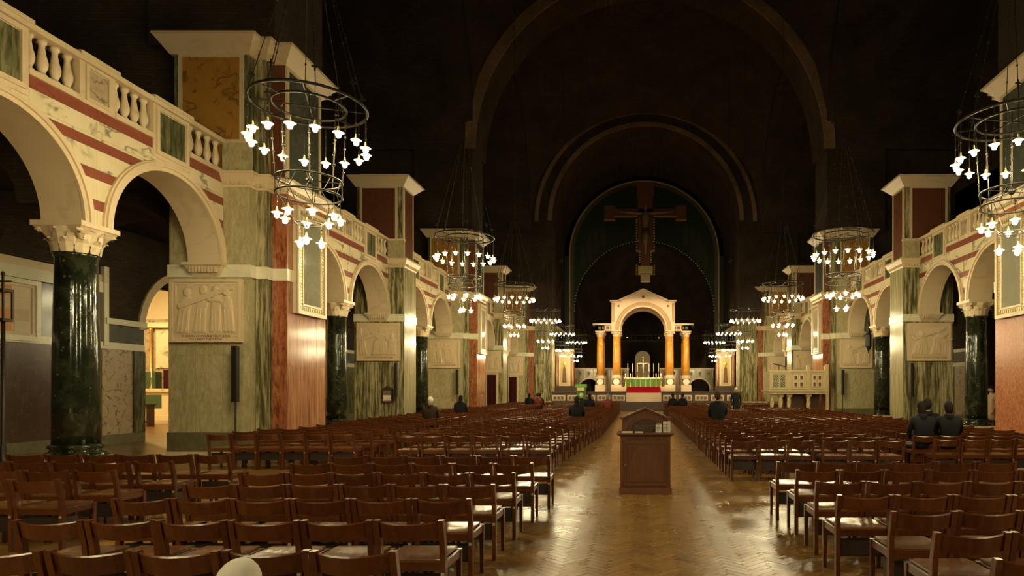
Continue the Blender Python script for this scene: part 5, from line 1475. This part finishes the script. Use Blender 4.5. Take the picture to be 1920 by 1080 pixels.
    for nm in 'lr':
        p = J['to'+nm][0]; put('shoe', MB().ball((p[0], p[1]-.07, .045), .05, .14, .045).mesh('shoe', M['black'], True), t, (0, 0, 0))
    # hair
    hm = MB(); hm.ball((0, 0, 0), .088, .106, .124, 14, 10); keep = []
    for i, (x, y, z) in enumerate(hm.v):
        if y > .02 and z < .035: y = min(y, .055+(.0)); 
        if z < -.02 and y > -.02: y = -.02; x *= .92
        if hairlen and z < 0 and y < .02: z = z-hairlen*min(1, (-z)/.06); y -= .01
        hm.v[i] = (x, y-.008, z+.012)
    hm.xform(HM); put('hair', hm.mesh('hair', hair, True), t, (0, 0, 0))
    if hat:
        q = MB().lathe([(.10, .03), (.104, .05), (.095, .10), (.06, .14), (.01, .15)], 16); q.lathe([(.13, .03), (.13, .04), (.1, .05)], 16); q.xform(HM)
        put('hat', q.mesh('hat', hat, True), t, (0, 0, 0))
    for s_ in (-1, 1):
        e = MB().ball((s_*.03, .088, .006), .011, .006, .008, 8, 5); e.xform(HM); put('eye', e.mesh('eye', M['black']), t, (0, 0, 0))
        if glasses:
            g = MB().torus(.022, .003, 0, 14, 4).xform(Matrix.Translation((s_*.031, .106, .006)) @ Matrix.Rotation(PI/2, 4, 'X')); g.xform(HM); put('spectacle_rim', g.mesh('spectacle_rim', M['black']), t, (0, 0, 0))
    mo = MB().box(-.022, .022, .082, .092, -.062, -.054); mo.xform(HM); put('mouth', mo.mesh('mouth', M['inkred']), t, (0, 0, 0))
    return t
def cl(n, c): return plain(n, c, .85, .2, 0, .15, 10)
navy, blk, grey, red_, brn = cl('navy_coat', (.012,.012,.016)), cl('black_coat', (.010,.009,.009)), cl('charcoal_coat', (.022,.020,.018)), cl('rust_red_coat', (.16,.035,.022)), cl('brown_coat', (.035,.018,.010))
hb, hw_, hg = cl('dark_hair', (.014,.009,.006)), cl('white_hair', (.60,.55,.46)), cl('grey_hair', (.22,.19,.15))
paleh = cl('pale_knit_hat', (.62,.56,.42))
person((4.85, 12.45, 0), 0, 'seated person in bulky dark coat with long dark hair, right, nearest of three', 'sit', navy, hb, .10)
person((5.42, 13.6, 0), 0, 'seated person with short dark hair between two others, right', 'sit', blk, hb, 0, None, 0, 1.03)
person((5.38, 12.5, 0), -.25, 'seated person in dark hooded coat at right end of three', 'sit', blk, hb, .03)
person((1.8, 19.6, 0), 0, 'seated broad man in dark jacket just right of the aisle desk', 'sit', navy, brn, 0, None, 0, 1.12)
person((4.0, 30.2, 0), PI+.1, 'standing white haired person in long dark coat facing the camera', 'stand', blk, hw_, .03, None, 0, .97, 1, True)
person((-2.75, 21.0, 0), 0, 'seated person with long dark hair left of the aisle', 'sit', blk, hb, .14)
person((-7.35, 20.0, 0), .1, 'seated white haired person in dark coat beside the left column', 'sit', brn, hw_)
person((-7.45, 25.2, 0), 0, 'seated person in dark pointed hood beyond the slender left pier', 'sit', blk, hb, .12)
person((-3.55, 34.0, 0), 0, 'seated person wearing a pale hat near the green lectern', 'sit', grey, hw_, 0, paleh)
person((-3.2, 33.1, 0), 0, 'seated person in black beside the pale hatted person', 'sit', blk, hb, .05)
person((-1.9, 31.5, 0), 0, 'seated person in rust red coat at the left aisle edge far ahead', 'sit', red_, hg)
person((1.2, 34.5, 0), .2, 'seated dark clothed person at the right aisle edge far ahead', 'sit', blk, hb, .02)
person((2.05, 34.6, 0), 0, 'seated dark clothed person second from aisle far ahead at right', 'sit', blk, hb)
person((-7.0, 38.0, 0), 0, 'seated dark clothed person far ahead beside the left pier, leftmost of three', 'sit', blk, hb, .05)
person((-6.45, 38.2, 0), 0, 'seated person in reddish top far ahead at left, middle of three', 'sit', red_, hb)
person((-5.9, 38.4, 0), 0, 'seated dark clothed person far ahead at left, rightmost of three', 'sit', brn, hb)
person((11.9, 22.6, 0), PI/2, 'standing person in beige coat half hidden behind the near right column', 'stand', cl('beige_coat', (.42,.28,.18)), hb, .03)
kp = person((-2.33, 2.02, 0), 0, 'white haired person bowing forward, only hair showing at bottom edge', 'sit', grey, hw_, 0, None, 1.0)
place_chair(-2.33, 2.02, 0, 'brown wooden chair under the bowing white haired person at bottom edge', 'near left block chairs', True)
